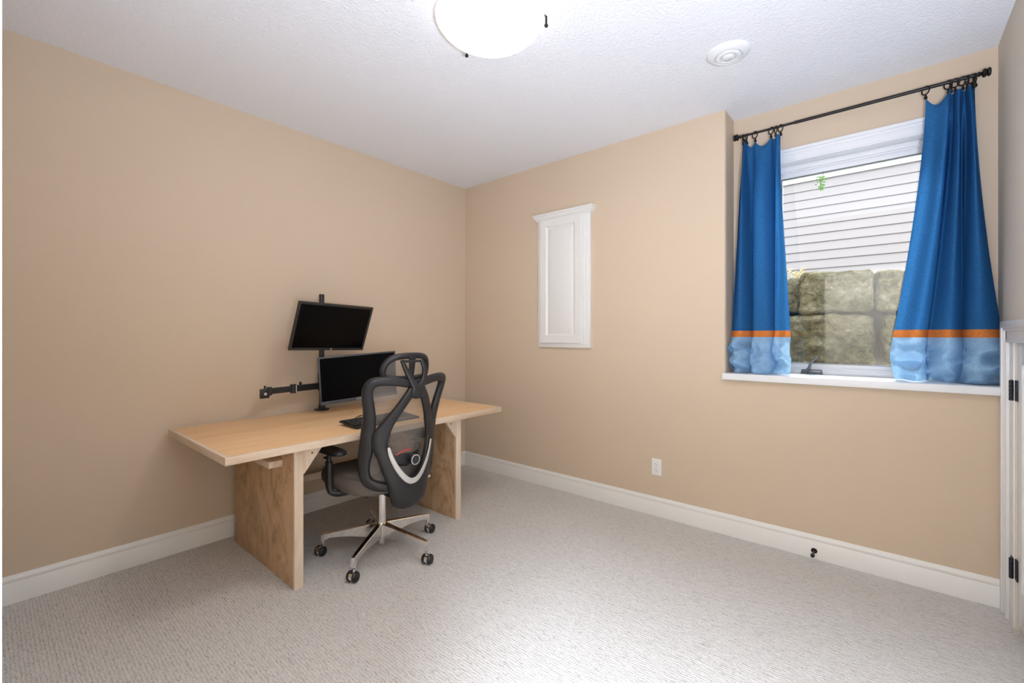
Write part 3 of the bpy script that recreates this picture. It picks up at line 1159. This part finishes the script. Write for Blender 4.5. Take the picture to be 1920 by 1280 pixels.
# mesh back panel
bm = BM()
def halfw(z):
    return lin(z, [.47, .50, .545, .61, .68, .75, .83, .90, .965, 1.005, 1.04], [.15, .19, .213, .220, .218, .212, .210, .219, .232, .234, .21])
def ztop(y):
    return lin(abs(y), [0, .05, .13, .195, .24], [1.016, 1.024, 1.038, 1.042, 1.03])
NY, NZ = 28, 36
grid = []
for j in range(NZ + 1):
    row = []
    for i in range(NY + 1):
        s = i / NY * 2 - 1
        z = 0.470 + (1.035 - 0.470) * j / NZ
        y = s * halfw(z)
        zz = 0.470 + (ztop(y) - 0.470) * j / NZ
        row.append(bm.verts.new(BP(y, zz, -0.012 - 0.018 * (1 - s * s))))
    grid.append(row)
for j in range(NZ):
    for i in range(NY):
        bm.faces.new((grid[j][i], grid[j][i + 1], grid[j + 1][i + 1], grid[j + 1][i]))
part_label(finish('back_mesh', bm, M['mesh'], chair), 'grey see-through mesh panel')

# lumbar support
bm = BM()
lp = catmull([BP(-.112, .645, -.040), BP(-.07, .600, -.032), BP(0, .590, -.028), BP(.07, .600, -.032), BP(.112, .645, -.040)], 6)
sweep(bm, lp, interp_list([.022, .05, .075, .05, .022], len(lp)), interp_list([.012, .020, .024, .020, .012], len(lp)), BN, 16, 2.6)
lum = finish('lumbar_support', bm, M['black_plastic'], chair)
bm = BM()
lp = catmull([BP(-.125, .545, -.046), BP(-.06, .520, -.042), BP(0, .515, -.040), BP(.06, .520, -.042), BP(.125, .545, -.046)], 6)
lp = [Vector((p.x, p.y, p.z + 0.015)) for p in lp]
sweep(bm, lp, interp_list([.06, .11, .13, .11, .06], len(lp)), 0.016, BN, 16, 3)
part_label(finish('cushion', bm, M['lumbar'], lum), 'dark blue lumbar cushion')
bm = BM()
lp = catmull([BP(-.066, .628, -.012), BP(-.03, .645, -.010), BP(.02, .648, -.008)], 6)
sweep(bm, lp, 0.008, 0.006, BN, 10, 2)
lp = catmull([BP(-.100, .590, -.022), BP(-.080, .578, -.020)], 4)
sweep(bm, lp, interp_list([0.006, 0.018], len(lp)), 0.006, BN, 10, 2.4)
lp = catmull([BP(.052, .610, -.004), BP(.058, .585, -.002), BP(.050, .560, -.004)], 4)
sweep(bm, lp, 0.006, 0.005, BN, 10, 2)
part_label(finish('accent', bm, M['red'], lum), 'red accents')
kp_ = BP(.030, .592, -.020)
bm = BM(); cyl(bm, kp_, kp_ + Vector((0.045, 0, 0)), 0.027, 0.025, 28, 0.003)
kn = finish('knob', bm, M['black_plastic'], lum)
bm = BM()
lathe(bm, [(0.0255, 0), (0.0285, 0.002), (0.0285, 0.005), (0.0240, 0.006), (0.0235, 0.002)], 36, along(kp_ + Vector((0.042, 0, 0)), (1, 0, 0)), True)
part_label(finish('ring', bm, M['satin'], kn), 'silver ring')
bm = BM(); cyl(bm, kp_ + Vector((0.043, 0, 0)), kp_ + Vector((0.0465, 0, 0)), 0.016, 0.014, 24)
finish('cap', bm, M['lumbar'], kn)

# headrest
def HX(y, z, off=0.0):
    return .300 - .045 * (y / .14) ** 2 + (z - 1.12) * .18 + off
def HPt(y, z, off=0.0):
    return Vector((HX(y, z, off), y, z))
def HN(p):
    e = 0.004
    return (HPt(p.y + e, p.z) - HPt(p.y - e, p.z)).cross(HPt(p.y, p.z + e) - HPt(p.y, p.z - e)).normalized()
hh = [(0, 1.172), (.07, 1.168), (.115, 1.152), (.138, 1.118), (.142, 1.080), (.125, 1.052), (.07, 1.045), (0, 1.043)]
hl2 = hh + [(-y, z) for y, z in reversed(hh[1:-1])]
hp = catmull([(0, y, z) for y, z in hl2], 5, True)
hp = [HPt(p.y, p.z) for p in hp]
bm = BM(); sweep(bm, hp, 0.034, 0.026, HN, 16, 2.6, closed=True)
hr_ = finish('headrest', bm, M['chair_plastic'], chair, 50)
bm = BM()
g = []
for j in range(11):
    z = 1.045 + (1.170 - 1.045) * j / 10
    hwz = lin(z, [1.043, 1.055, 1.08, 1.118, 1.15, 1.172], [.06, .125, .140, .137, .115, .05])
    g.append([bm.verts.new(HPt((i / 8 - 1) * hwz, z, -0.012)) for i in range(17)])
for j in range(10):
    for i in range(16):
        bm.faces.new((g[j][i], g[j][i + 1], g[j + 1][i + 1], g[j + 1][i]))
part_label(finish('headrest_mesh', bm, M['mesh'], hr_), 'grey mesh inside the headrest')
bm = BM()
sweep(bm, [HPt(0, 1.168, 0.008), HPt(0, 1.12, 0.012), HPt(0, 1.05, 0.014), HPt(0, 1.0, 0.040)], [0.044, 0.038, 0.032, 0.028], 0.010, (1, 0, 0), 12, 4)
finish('centre_bar', bm, M['chair_plastic'], hr_)
bm = BM(); cyl(bm, HPt(0, 1.142, .026) + Vector((0, -.062, 0)), HPt(0, 1.142, .026) + Vector((0, .050, 0)), 0.007, None, 16, 0.002)
finish('pivot', bm, M['black_plastic'], hr_)
# yoke
yk = [(.344 - .012, -.076, 1.150), (.340, -.058, 1.105), (.348, -.040, 1.055), (.360, -.020, 1.015), (.366, .008, .998), (.362, .036, 1.012), (.352, .056, 1.055), (.342, .066, 1.10), (.332, .050, 1.148)]
yk = [(.332, -.078, 1.150), (.338, -.060, 1.105), (.352, -.038, 1.050), (.366, -.022, 1.012), (.370, 0, 1.000), (.366, .022, 1.012), (.352, .050, 1.050), (.340, .062, 1.10), (.332, .048, 1.146)]
c = catmull(yk, 5)
bm = BM(); sweep(bm, c, interp_list([.020, .027, .033, .042, .050, .042, .033, .027, .020], len(c)), interp_list([.016, .022, .026, .028, .030, .028, .026, .022, .016], len(c)), (1, 0, 0.1), 16, 2.8)
sweep(bm, [BP(0, 1.008, .030), BP(0, .985, .030), BP(0, .955, .030), BP(0, .945, .026)], [.085, .095, .080, .05], [.036, .040, .034, .02], (1, 0, 0), 20, 2.8)
finish('headrest_yoke', bm, M['chair_plastic'], chair, 50)

# seat cushion
bm = BM()
NS = 40
lev = [(0.86, 0.405), (0.96, 0.412), (1.0, 0.430), (1.01, 0.455), (0.985, 0.480), (0.93, 0.494), (0.80, 0.500), (0.5, 0.498), (0.0, 0.494)]
rings = []
for sc_, z in lev:
    if sc_ == 0:
        rings.append([bm.verts.new((-0.03, 0, z))])
        continue
    rg = []
    for k in range(NS):
        a = 2 * PI * k / NS
        c, s = math.cos(a), math.sin(a)
        c = math.copysign(abs(c) ** 0.52, c)
        s = math.copysign(abs(s) ** 0.52, s)
        x = -0.062 + c * 0.282 * sc_
        y = s * (0.262 - 0.020 * max(0, c)) * sc_
        zz = z - 0.030 * max(0, (-c - 0.55)) * (1 if z > 0.45 else .3) + 0.012 * (abs(s) * sc_) ** 3 * (1 if z > 0.47 else 0)
        rg.append(bm.verts.new((x, y, zz)))
    rings.append(rg)
bm.faces.new(list(reversed(rings[0])))
for a, b in zip(rings[:-1], rings[1:]):
    for k in range(NS):
        j = (k + 1) % NS
        if len(b) == 1:
            bm.faces.new((a[k], a[j], b[0]))
        else:
            bm.faces.new((a[k], a[j], b[j], b[k]))
seat = finish('seat', bm, M['seat'], chair, 60)
bm = BM()
pp = []
for k in range(NS):
    a = 2 * PI * k / NS
    c, s = math.cos(a), math.sin(a)
    c = math.copysign(abs(c) ** 0.52, c); s = math.copysign(abs(s) ** 0.52, s)
    pp.append(Vector((-0.062 + c * 0.282 * .962, s * (0.262 - .020 * max(0, c)) * .962, 0.4905 - 0.030 * max(0, (-c - 0.55)) + 0.010 * abs(s) ** 3)))
sweep(bm, pp, 0.0035, 0.0035, (0, 0, 1), 8, 2, closed=True)
finish('piping', bm, M['seat'], seat)
bm = BM()
box(bm, -0.24, 0.16, -0.19, 0.19, 0.398, 0.412, 0.005)
finish('seat_pan', bm, M['black_plastic'], seat)

# arms
for s in (-1, 1):
    bm = BM()
    pp = catmull([(0.0, s * 0.12, 0.392), (-0.02, s * 0.22, 0.392), (-0.045, s * 0.278, 0.405), (-0.052, s * 0.293, 0.44), (-0.055, s * 0.294, 0.50), (-0.055, s * 0.294, 0.580)], 6)
    sweep(bm, pp, interp_list([.05, .05, .046, .044, .044, .044], len(pp)), interp_list([.018, .022, .030, .034, .034, .034], len(pp)), lambda p: Vector((0, 1, 0.4)) , 18, 3.2)
    arm_ = finish('armrest', bm, M['black_plastic'], chair, 50)
    bm = BM()
    cyl(bm, (-0.055, s * 0.294, 0.575), (-0.055, s * 0.294, 0.632), 0.013, None, 20)
    box(bm, -0.105, -0.06, s * 0.294 - 0.012, s * 0.294 + 0.012, 0.592, 0.600, 0.003)
    finish('post', bm, M['black_plastic'], arm_)
    bm = BM()
    pl = catmull([(-0.235, s * 0.294, 0.650), (-0.215, s * 0.294, 0.648), (-0.15, s * 0.294, 0.645), (-0.05, s * 0.294, 0.645), (0.04, s * 0.294, 0.647), (0.088, s * 0.294, 0.650), (0.105, s * 0.294, 0.652)], 4)
    sweep(bm, pl, interp_list([.02, .060, .088, .095, .090, .066, .02], len(pl)), interp_list([.012, .026, .034, .036, .036, .030, .012], len(pl)), (0, 0, 1), 20, 2.5)
    finish('arm_pad', bm, M['chair_plastic'], arm_, 50)

# gas column and base
bm = BM()
cyl(bm, (0, 0, 0.165), (0, 0, 0.375), 0.0265, None, 32, 0.002)
cyl(bm, (0, 0, 0.045), (0, 0, 0.17), 0.019, None, 24, 0.003)
finish('gas_column', bm, M['chrome'], chair)
bm = BM()
cyl(bm, (0, 0, 0.090), (0, 0, 0.168), 0.034, 0.036, 32, 0.004)
hub = finish('base_hub', bm, M['chrome'], chair)
cast = [(1.102, -1.870), (1.267, -1.481), (0.936, -1.207), (0.520, -1.396), (0.685, -1.831)]
R_ = Matrix.Rotation(0.04, 4, 'Z')
for k in range(5):
    ang = math.radians(13.5 + 72 * k) + 0.04
    d = Vector((math.cos(ang), math.sin(ang), 0))
    s_ = Vector((-d.y, d.x, 0))
    bm = BM()
    st = [(0.028, 0.082, 0.168, 0.036), (0.10, 0.092, 0.158, 0.032), (0.20, 0.104, 0.144, 0.028), (0.300, 0.100, 0.130, 0.025), (0.332, 0.074, 0.125, 0.024), (0.340, 0.074, 0.122, 0.022)]
    rings = []
    for r_, za, zb, w_ in st:
        c_ = d * r_
        q = [c_ + s_ * (w_ * .42) + Vector((0, 0, za)), c_ + s_ * (w_ * .5) + Vector((0, 0, zb - .004)), c_ + s_ * (w_ * .40) + Vector((0, 0, zb)),
             c_ - s_ * (w_ * .40) + Vector((0, 0, zb)), c_ - s_ * (w_ * .5) + Vector((0, 0, zb - .004)), c_ - s_ * (w_ * .42) + Vector((0, 0, za))]
        rings.append([bm.verts.new(p) for p in q])
    for a, b in zip(rings[:-1], rings[1:]):
        for i in range(6):
            bm.faces.new((a[i], a[(i + 1) % 6], b[(i + 1) % 6], b[i]))
    bm.faces.new(rings[0]); bm.faces.new(list(reversed(rings[-1])))
    part_label(finish('base_arm', bm, M['chrome'], chair, 25), 'polished chrome base arm')
    # caster (all trailing roughly the same way)
    best = min(cast, key=lambda p: (R_ @ Vector((p[0] - CH[0], p[1] - CH[1], 0)) - d * 0.35).length)
    cp_ = R_ @ Vector((best[0] - CH[0], best[1] - CH[1], 0))
    stem = d * 0.326
    td = (cp_ - stem); td.z = 0
    roll = Vector((0.35, -0.94, 0)).normalized()
    cp_ = Vector((stem.x, stem.y, 0)) + (td.normalized() * 0.018 if td.length > 1e-4 else roll * 0.018)
    ax = Vector((roll.y * -1, roll.x, 0)).normalized()
    bm = BM()
    for sg in (-1, 1):
        c0 = cp_ + ax * (sg * 0.010) + Vector((0, 0, 0.0285))
        c1 = cp_ + ax * (sg * 0.027) + Vector((0, 0, 0.0285))
        cyl(bm, c0, c1, 0.0285, 0.0265, 28, 0.004)
    cs = finish('caster', bm, M['gasket'], chair)
    part_label(cs, 'black twin-wheel caster')
    bm = BM()
    cyl(bm, Vector((stem.x, stem.y, 0.050)), Vector((stem.x, stem.y, 0.080)), 0.0085, None, 16)
    c0 = cp_ + Vector((0, 0, 0.0285))
    cyl(bm, c0 - ax * 0.0095, c0 + ax * 0.0095, 0.0235, None, 24)
    part_label(finish('caster_fork', bm, M['chrome'], cs), 'chrome stem and fork')

# ================================================================ curtain rod and rings
RY, RZ = 0.120, 2.588
t = thing('curtain_rod', 'black metal curtain rod spanning the window recess', 'curtain rod', (3.01, RY, RZ))
bm = BM()
cyl(bm, (2.475 - 3.01, 0, 0), (2.81 - 3.01, 0, 0), 0.0070, None, 20)
finish('thin_rod', bm, M['rod'], t)
bm = BM()
cyl(bm, (2.775 - 3.01, 0, 0), (3.565 - 3.01, 0, 0), 0.0092, None, 20, 0.001)
finish('thick_rod', bm, M['rod'], t)
for sx, x_ in ((-1, 2.478), (1, 3.560)):
    bm = BM()
    lathe(bm, [(0, 0), (0.011, 0), (0.0125, 0.004), (0.011, 0.008), (0.007, 0.010), (0.009, 0.013), (0.019, 0.017), (0.0215, 0.022), (0.019, 0.028), (0.013, 0.031), (0.020, 0.035), (0.021, 0.040), (0.016, 0.045), (0, 0.047)], 28, along((x_ - 3.01, 0, 0), (sx, 0, 0)))
    finish('finial', bm, M['rod'], t)
for x_ in (2.488, 3.548):
    bm = BM()
    tube(bm, [(x_ - 3.01, 0, -0.012), (x_ - 3.01, 0.03, -0.020), (x_ - 3.01, RD - RY - 0.004, -0.020)], 0.0045)
    cyl(bm, (x_ - 3.01, RD - RY - 0.005, -0.020), (x_ - 3.01, RD - RY, -0.020), 0.016, None, 20, 0.002)
    finish('bracket', bm, M['rod'], t)

bm = BM()
lathe(bm, [(0.0205 + 0.0034 * math.cos(a), 0.0030 * math.sin(a)) for a in [2 * PI * i / 10 for i in range(10)]], 30, None, True)
ring_me = finish('ring_tmp', bm, M['rod'])
bm = BM()
box(bm, -0.004, 0.004, -0.003, 0.003, -0.034, -0.022, 0.001)
box(bm, -0.006, 0.006, -0.0045, 0.0045, -0.047, -0.032, 0.0015)
clip_me = finish('clip_tmp', bm, M['rod'])


ord_ = ['first', 'second', 'third', 'fourth', 'fifth', 'sixth', 'seventh', 'eighth']
ringL = [2.489, 2.500, 2.512, 2.560, 2.652, 2.677, 2.703]
TW = {'left': [.1, -.15, .45, .95, .9, .5, .85], 'right': [.75, .7, .15, .95, 1.0, .3, .6, .2]}
ringR = [3.368, 3.452, 3.464, 3.478, 3.506, 3.522, 3.538, 3.549]
for nm, lst in (('left', ringL), ('right', ringR)):
    for i, x_ in enumerate(lst):
        if nm == 'left':
            lb = 'black ring with clip holding the left curtain, %s from the left finial' % ord_[i]
        else:
            lb = 'black ring with clip holding the right curtain, %s from its window-side edge' % ord_[i]
        t = thing('curtain_ring', lb, 'curtain ring', (x_, RY, RZ - 0.0125), (0, 0, 0), 'curtain rings on the %s of the rod' % nm)
        r_ = ring_me.copy(); r_.name = 'ring'; COL.objects.link(r_); r_.parent = t
        r_.rotation_euler = (0, PI / 2, 0)
        t.rotation_euler = (0, random.uniform(-.10, .10), TW[nm][i])
        c_ = clip_me.copy(); c_.name = 'clip'; COL.objects.link(c_); c_.parent = t
        c_.location = (0, 0, 0.001)
bpy.data.objects.remove(ring_me); bpy.data.objects.remove(clip_me)


# ================================================================ curtains
def curtain(name, label, rings_, xb0, xb1, ztop_, seed, ybot, yfold, nb_folds, bot_y_shift=0.0, flare=1.0):
    """one cloth sheet from the rings to the sill, split into panel, band and hem"""
    rnd = random.Random(seed)
    segs = len(rings_) - 1
    per = 14
    ncol = segs * per
    avg = (rings_[-1] - rings_[0]) / segs
    ph = [rnd.uniform(0, 2 * PI) for _ in range(8)]
    sign = [1 if i % 2 == 0 else -1 for i in range(segs)]
    depth = []
    for i in range(segs):
        gap = rings_[i + 1] - rings_[i]
        depth.append(0.006 + 0.040 * max(0.0, 1 - gap / 0.075))
    zband1, zband0 = 1.312, 1.272
    zs = []
    z = ztop_
    while z > zband1 + 0.01:
        zs.append(z); z -= 0.022
    zs += [zband1, (zband1 + zband0) / 2, zband0]
    z = zband0
    nh = 30
    for i in range(1, nh + 1):
        zs.append(zband0 + (1.046 - zband0) * i / nh)
    rows = []
    for z in zs:
        v = (ztop_ - z) / (ztop_ - 1.046)
        row = []
        for cidx in range(ncol + 1):
            s = cidx / ncol
            k = min(cidx // per, segs - 1)
            f = (cidx - k * per) / per
            xt = rings_[k] + (rings_[k + 1] - rings_[k]) * f
            gap = rings_[k + 1] - rings_[k]
            yt = RY + sign[k] * depth[k] * math.sin(PI * f)
            # wide gaps hang in a scallop, narrow ones stick up
            zt_off = -0.045 * max(0, min(1, (gap - 0.02) / 0.05)) * math.sin(PI * f) * max(0, 1 - v / 0.05)
            xb = xb0 + (xb1 - xb0) * s
            wb = min(1.0, v * 1.12) ** flare
            # soft box folds lower down
            a_ = 2 * PI * nb_folds * s + ph[0]
            a_ += 0.75 * math.sin(a_ + 0.6) + 0.5 * v
            fold = math.sin(a_) * yfold + math.sin(2 * PI * (nb_folds * 2.3) * s + ph[1] + 1.6 * v) * yfold * 0.30
            xsk = math.cos(2 * PI * nb_folds * s + ph[0]) * yfold * 0.55
            yb = ybot + fold + bot_y_shift * s
            bl = 1 - (1 - min(1, v / 0.30)) ** 2
            xx = xt + (xb + xsk - xt) * wb
            yy = yt + (yb - yt) * bl
            # blousing just above the sill, crumpled hem
            if z < zband0 + 0.02:
                hb = (zband0 + 0.02 - z) / (zband0 + 0.02 - 1.046)
                bl2 = math.sin(min(1, hb) * PI * 0.95)
                nz = noise.noise(Vector((s * 5.5 + seed, z * 13, seed * 1.3)))
                n2_ = noise.noise(Vector((s * 12 + 9 + seed, z * 26, seed)))
                # ridged folds give sharp creases
                rg_ = 1 - abs(noise.noise(Vector((s * 4.2 + z * 7, z * 8 - s * 3, seed * 2.1))) * 2)
                rg_ += 0.7 * (0.5 - abs(noise.noise(Vector((s * 7.5 - z * 9, z * 15 + s * 6, seed * 4.1))) * 2))
                yy += -0.024 * bl2 + (nz * 0.075 + n2_ * 0.022 - (rg_ - 0.5) * 0.060) * min(1, hb * 2.5)
                xx += nz * 0.012 * hb
                xx += (0.5 - s) * 0.022 * max(0.0, hb - 0.55) / 0.45
                if hb > 0.8:
                    yy += (hb - 0.8) / 0.2 * 0.030
            yy += noise.noise(Vector((s * 6 + seed, z * 2.2, 3.1))) * 0.012 * min(1, v * 3)
            yy = min(yy, RD - 0.032)
            yy = max(yy, -0.028)
            xx = min(max(xx, RX + 0.004), W - 0.006)
            if yy < 0.004 and xx < RX + 0.02:
                pass
            row.append(Vector((xx, yy, z + zt_off)))
        rows.append(row)
    t = thing(name, label, 'curtain', ((xb0 + xb1) / 2, ybot, 1.046))
    O = Vector(t.location)

    def build(nm, r0, r1, material, push=0.0):
        bm = BM()
        g = [[bm.verts.new(p - O + Vector((0, -push, 0))) for p in rows[r]] for r in range(r0, r1 + 1)]
        for a, b in zip(g[:-1], g[1:]):
            for i in range(ncol):
                bm.faces.new((a[i], a[i + 1], b[i + 1], b[i]))
        me = bpy.data.meshes.new(nm)
        for f in bm.faces:
            f.smooth = True
        bm.to_mesh(me); bm.free()
        o = bpy.data.objects.new(nm, me); COL.objects.link(o)
        me.materials.append(material)
        o.parent = t
        sdm = o.modifiers.new('sub', 'SUBSURF'); sdm.levels = 1; sdm.render_levels = 1
        sdm.boundary_smooth = 'PRESERVE_CORNERS'
        return o
    ib = zs.index(zband1)
    part_label(build('panel', 0, ib, M['blue']), 'blue cotton upper panel')
    part_label(build('band', ib, ib + 2, M['orange']), 'orange cotton band')
    part_label(build('hem', ib + 2, len(zs) - 1, M['lightblue']), 'light blue crumpled lower hem')
    return t


curtain('curtain', 'blue curtain with orange band hanging left of the window', ringL, 2.425, 2.760, RZ - 0.053, 3, 0.085, 0.056, 2.6)
curtain('curtain', 'blue curtain with orange band hanging right of the window', ringR, 3.255, 3.662, RZ - 0.053, 11, 0.080, 0.058, 2.9, flare=1.45)

# ================================================================ green sprig hanging at the top of the pane
t = thing('leaf_sprig', 'small bright green leafy sprig hanging at top of window pane', 'plant', (2.895, 0.285, 2.275))
bm = BM()
tube(bm, [(0.012, 0.004, 0.030), (0.010, 0, 0.0), (0.004, 0.0, -0.03), (-0.004, 0, -0.085)], 0.0012, 5, 6)
finish('stem', bm, M['twig'], t)
bm = BM()
rnd = random.Random(5)
for i in range(60):
    zc = -rnd.uniform(0.0, 0.082)
    wdt = 0.030 * (1 - abs(zc + 0.03) / 0.09)
    c = Vector((rnd.uniform(-wdt, wdt) + 0.002, rnd.uniform(-0.010, 0.010), zc))
    a = rnd.uniform(0, 2 * PI)
    d = Vector((math.cos(a), rnd.uniform(-.5, .5), math.sin(a) - 0.3)).normalized()
    s = d.cross(Vector((rnd.uniform(-.3, .3), 1, rnd.uniform(-.3, .3)))).normalized()
    ln, wd = rnd.uniform(0.008, 0.015), rnd.uniform(0.0025, 0.0045)
    nn = d.cross(s)
    vs = [bm.verts.new(c), bm.verts.new(c + d * ln * .5 + s * wd), bm.verts.new(c + d * ln), bm.verts.new(c + d * ln * .5 - s * wd)]
    bm.faces.new(vs)
finish('leaves', bm, M['leaf'], t)

# ================================================================ outside: soil, limestone window well, neighbour's wall
bm = BM()
box(bm, -1.0, 7.5, OUT, 1.30, 0.90, 1.035)
struct(finish('ground_well', bm, M['gravel'], smooth=False))
bm = BM()
box(bm, -3.0, 10, 1.75, 9.0, 1.40, 1.62)
box(bm, -1.0, 8, 1.58, 1.80, 0.9, 1.735)
struct(finish('ground', bm, M['soil'], smooth=False))


def stone(x0, x1, z0, z1, y0, y1, seed, rnd_=0.034, rough=0.040, label=''):
    cx, cz, cy = (x0 + x1) / 2, (z0 + z1) / 2, (y0 + y1) / 2
    hx_, hz_, hy_ = (x1 - x0) / 2 - 0.014, (z1 - z0) / 2 - 0.012, (y1 - y0) / 2 - 0.014
    bm = BM()
    bmesh.ops.create_cube(bm, size=2)
    bmesh.ops.subdivide_edges(bm, edges=bm.edges[:], cuts=47, use_grid_fill=True)
    for v in bm.verts:
        p = Vector((v.co.x * hx_, v.co.y * hy_, v.co.z * hz_))
        # rounded-box projection
        q = Vector((max(-hx_ + rnd_, min(hx_ - rnd_, p.x)), max(-hy_ + rnd_, min(hy_ - rnd_, p.y)), max(-hz_ + rnd_, min(hz_ - rnd_, p.z))))
        d = p - q
        if d.length > 1e-6:
            d.normalize()
            sp = Vector((p.x * 3.0 + seed * 7.1, p.y * 3.0, p.z * 3.0 + seed * 3.3))
            n_ = noise.fractal(sp, 0.9, 2.1, 6)
            rdg = abs(noise.noise(sp * 2.2)) * 0.6
            hf = noise.fractal(Vector((p.x * 14 + seed, p.y * 14, p.z * 14)), 0.8, 2.0, 4)
            p = q + d * (rnd_ + (n_ * 0.75 - rdg * 0.4) * rough + hf * 0.010)
        v.co = p
    o = finish('stone_block', bm, M['stone'], None, 60)
    o.location = (cx, cy, cz)
    tag(o, label, 'stone', 'limestone blocks of the window well wall')
    return o


F = 1.30
stone(2.650, 3.140, 1.452, 1.812, F, F + 0.5, 1, label='mossy limestone block, upper row, centre of the window view')
stone(3.122, 3.78, 1.455, 1.800, F + 0.02, F + 0.5, 2, label='mossy limestone block, upper row, beside the right curtain')
stone(2.02, 2.672, 1.455, 1.775, F + 0.03, F + 0.5, 3, label='mossy limestone block, upper row, beside the left curtain')
stone(2.36, 3.135, 1.030, 1.450, F - 0.02, F + 0.45, 4, rnd_=0.045, label='wide mossy limestone block, lower row, behind the crank handle')
stone(3.168, 3.80, 1.030, 1.455, F - 0.01, F + 0.45, 5, rnd_=0.04, label='mossy limestone block, lower row, beside the right curtain')

# shrub at the top left of the stones
t = thing('shrub', 'pale leafed shrub tip peeking over the stones beside left curtain', 'shrub', (2.60, 1.69, 1.735))
bm = BM()
rnd = random.Random(9)
tips = []
for i in range(9):
    a = Vector((0, 0, 0))
    b = Vector((rnd.uniform(-0.10, 0.10), rnd.uniform(-0.05, 0.05), rnd.uniform(0.09, 0.18)))
    mid = (a + b) / 2 + Vector((rnd.uniform(-.03, .03), 0, 0))
    tube(bm, [a, mid, b], [0.003, 0.002, 0.001], 4, 6)
    tips += [mid.lerp(b, f) for f in (0.2, 0.5, 0.8, 1.0)]
finish('twigs', bm, M['twig'], t)
bm = BM()
for p in tips:
    for _ in range(5):
        c = p + Vector((rnd.uniform(-.02, .02), rnd.uniform(-.02, .02), rnd.uniform(-.015, .02)))
        d = Vector((rnd.uniform(-1, 1), rnd.uniform(-1, 1), rnd.uniform(-.5, 1))).normalized()
        s = d.cross(Vector((0.2, 1, 0.1))).normalized()
        vs = [bm.verts.new(c), bm.verts.new(c + d * .007 + s * .004), bm.verts.new(c + d * .015), bm.verts.new(c + d * .007 - s * .004)]
        bm.faces.new(vs)
finish('leaves', bm, M['leaf2'], t)

# neighbour's house wall
HY = 6.0
t = thing('house', 'white lap-sided neighbouring house wall beyond the stone blocks', 'house', (2.3, HY, 1.62))
bm = BM()
zt = 3.905
k = 0
pitch = 0.1490
x0, x1 = -1.5 - 2.3, 5.2 - 2.3
z = zt
while z > 1.60:
    zb = z - pitch
    # each board leans out at its lower edge
    vs = [bm.verts.new(c) for c in ((x0, 0.0, z - 1.62), (x1, 0.0, z - 1.62), (x1, -0.016, zb - 1.62), (x0, -0.016, zb - 1.62), (x0, 0.0, zb - 1.62), (x1, 0.0, zb - 1.62), (x0, 0.002, z - 1.62), (x1, 0.002, z - 1.62))]
    bm.faces.new((vs[0], vs[1], vs[2], vs[3]))
    bm.faces.new((vs[3], vs[2], vs[5], vs[4]))
    z = zb
box(bm, x0, x1, 0.002, 0.2, -0.02, zt - 1.62 + 0.5)
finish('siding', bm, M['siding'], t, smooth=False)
bm = BM()
box(bm, x0, x1, -0.045, 0.01, zt - 1.62, zt - 1.62 + 0.18)
box(bm, x0, x1, -0.32, 0.2, zt - 1.62 + 0.36, zt - 1.62 + 0.42)
box(bm, x0, x1, -0.34, -0.32, zt - 1.62 + 0.32, zt - 1.62 + 0.50)
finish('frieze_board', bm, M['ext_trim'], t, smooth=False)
bm = BM()
z = zt
while z > 1.65:
    zb = z - pitch
    box(bm, x0, x1, -0.0165, -0.003, zb - 1.62 - 0.0060, zb - 1.62)
    z = zb
part_label(finish('shade_strip', bm, M['shade_strip'], t, smooth=False), 'dark strips painting the shade under the siding boards')

bpy.context.view_layer.update()
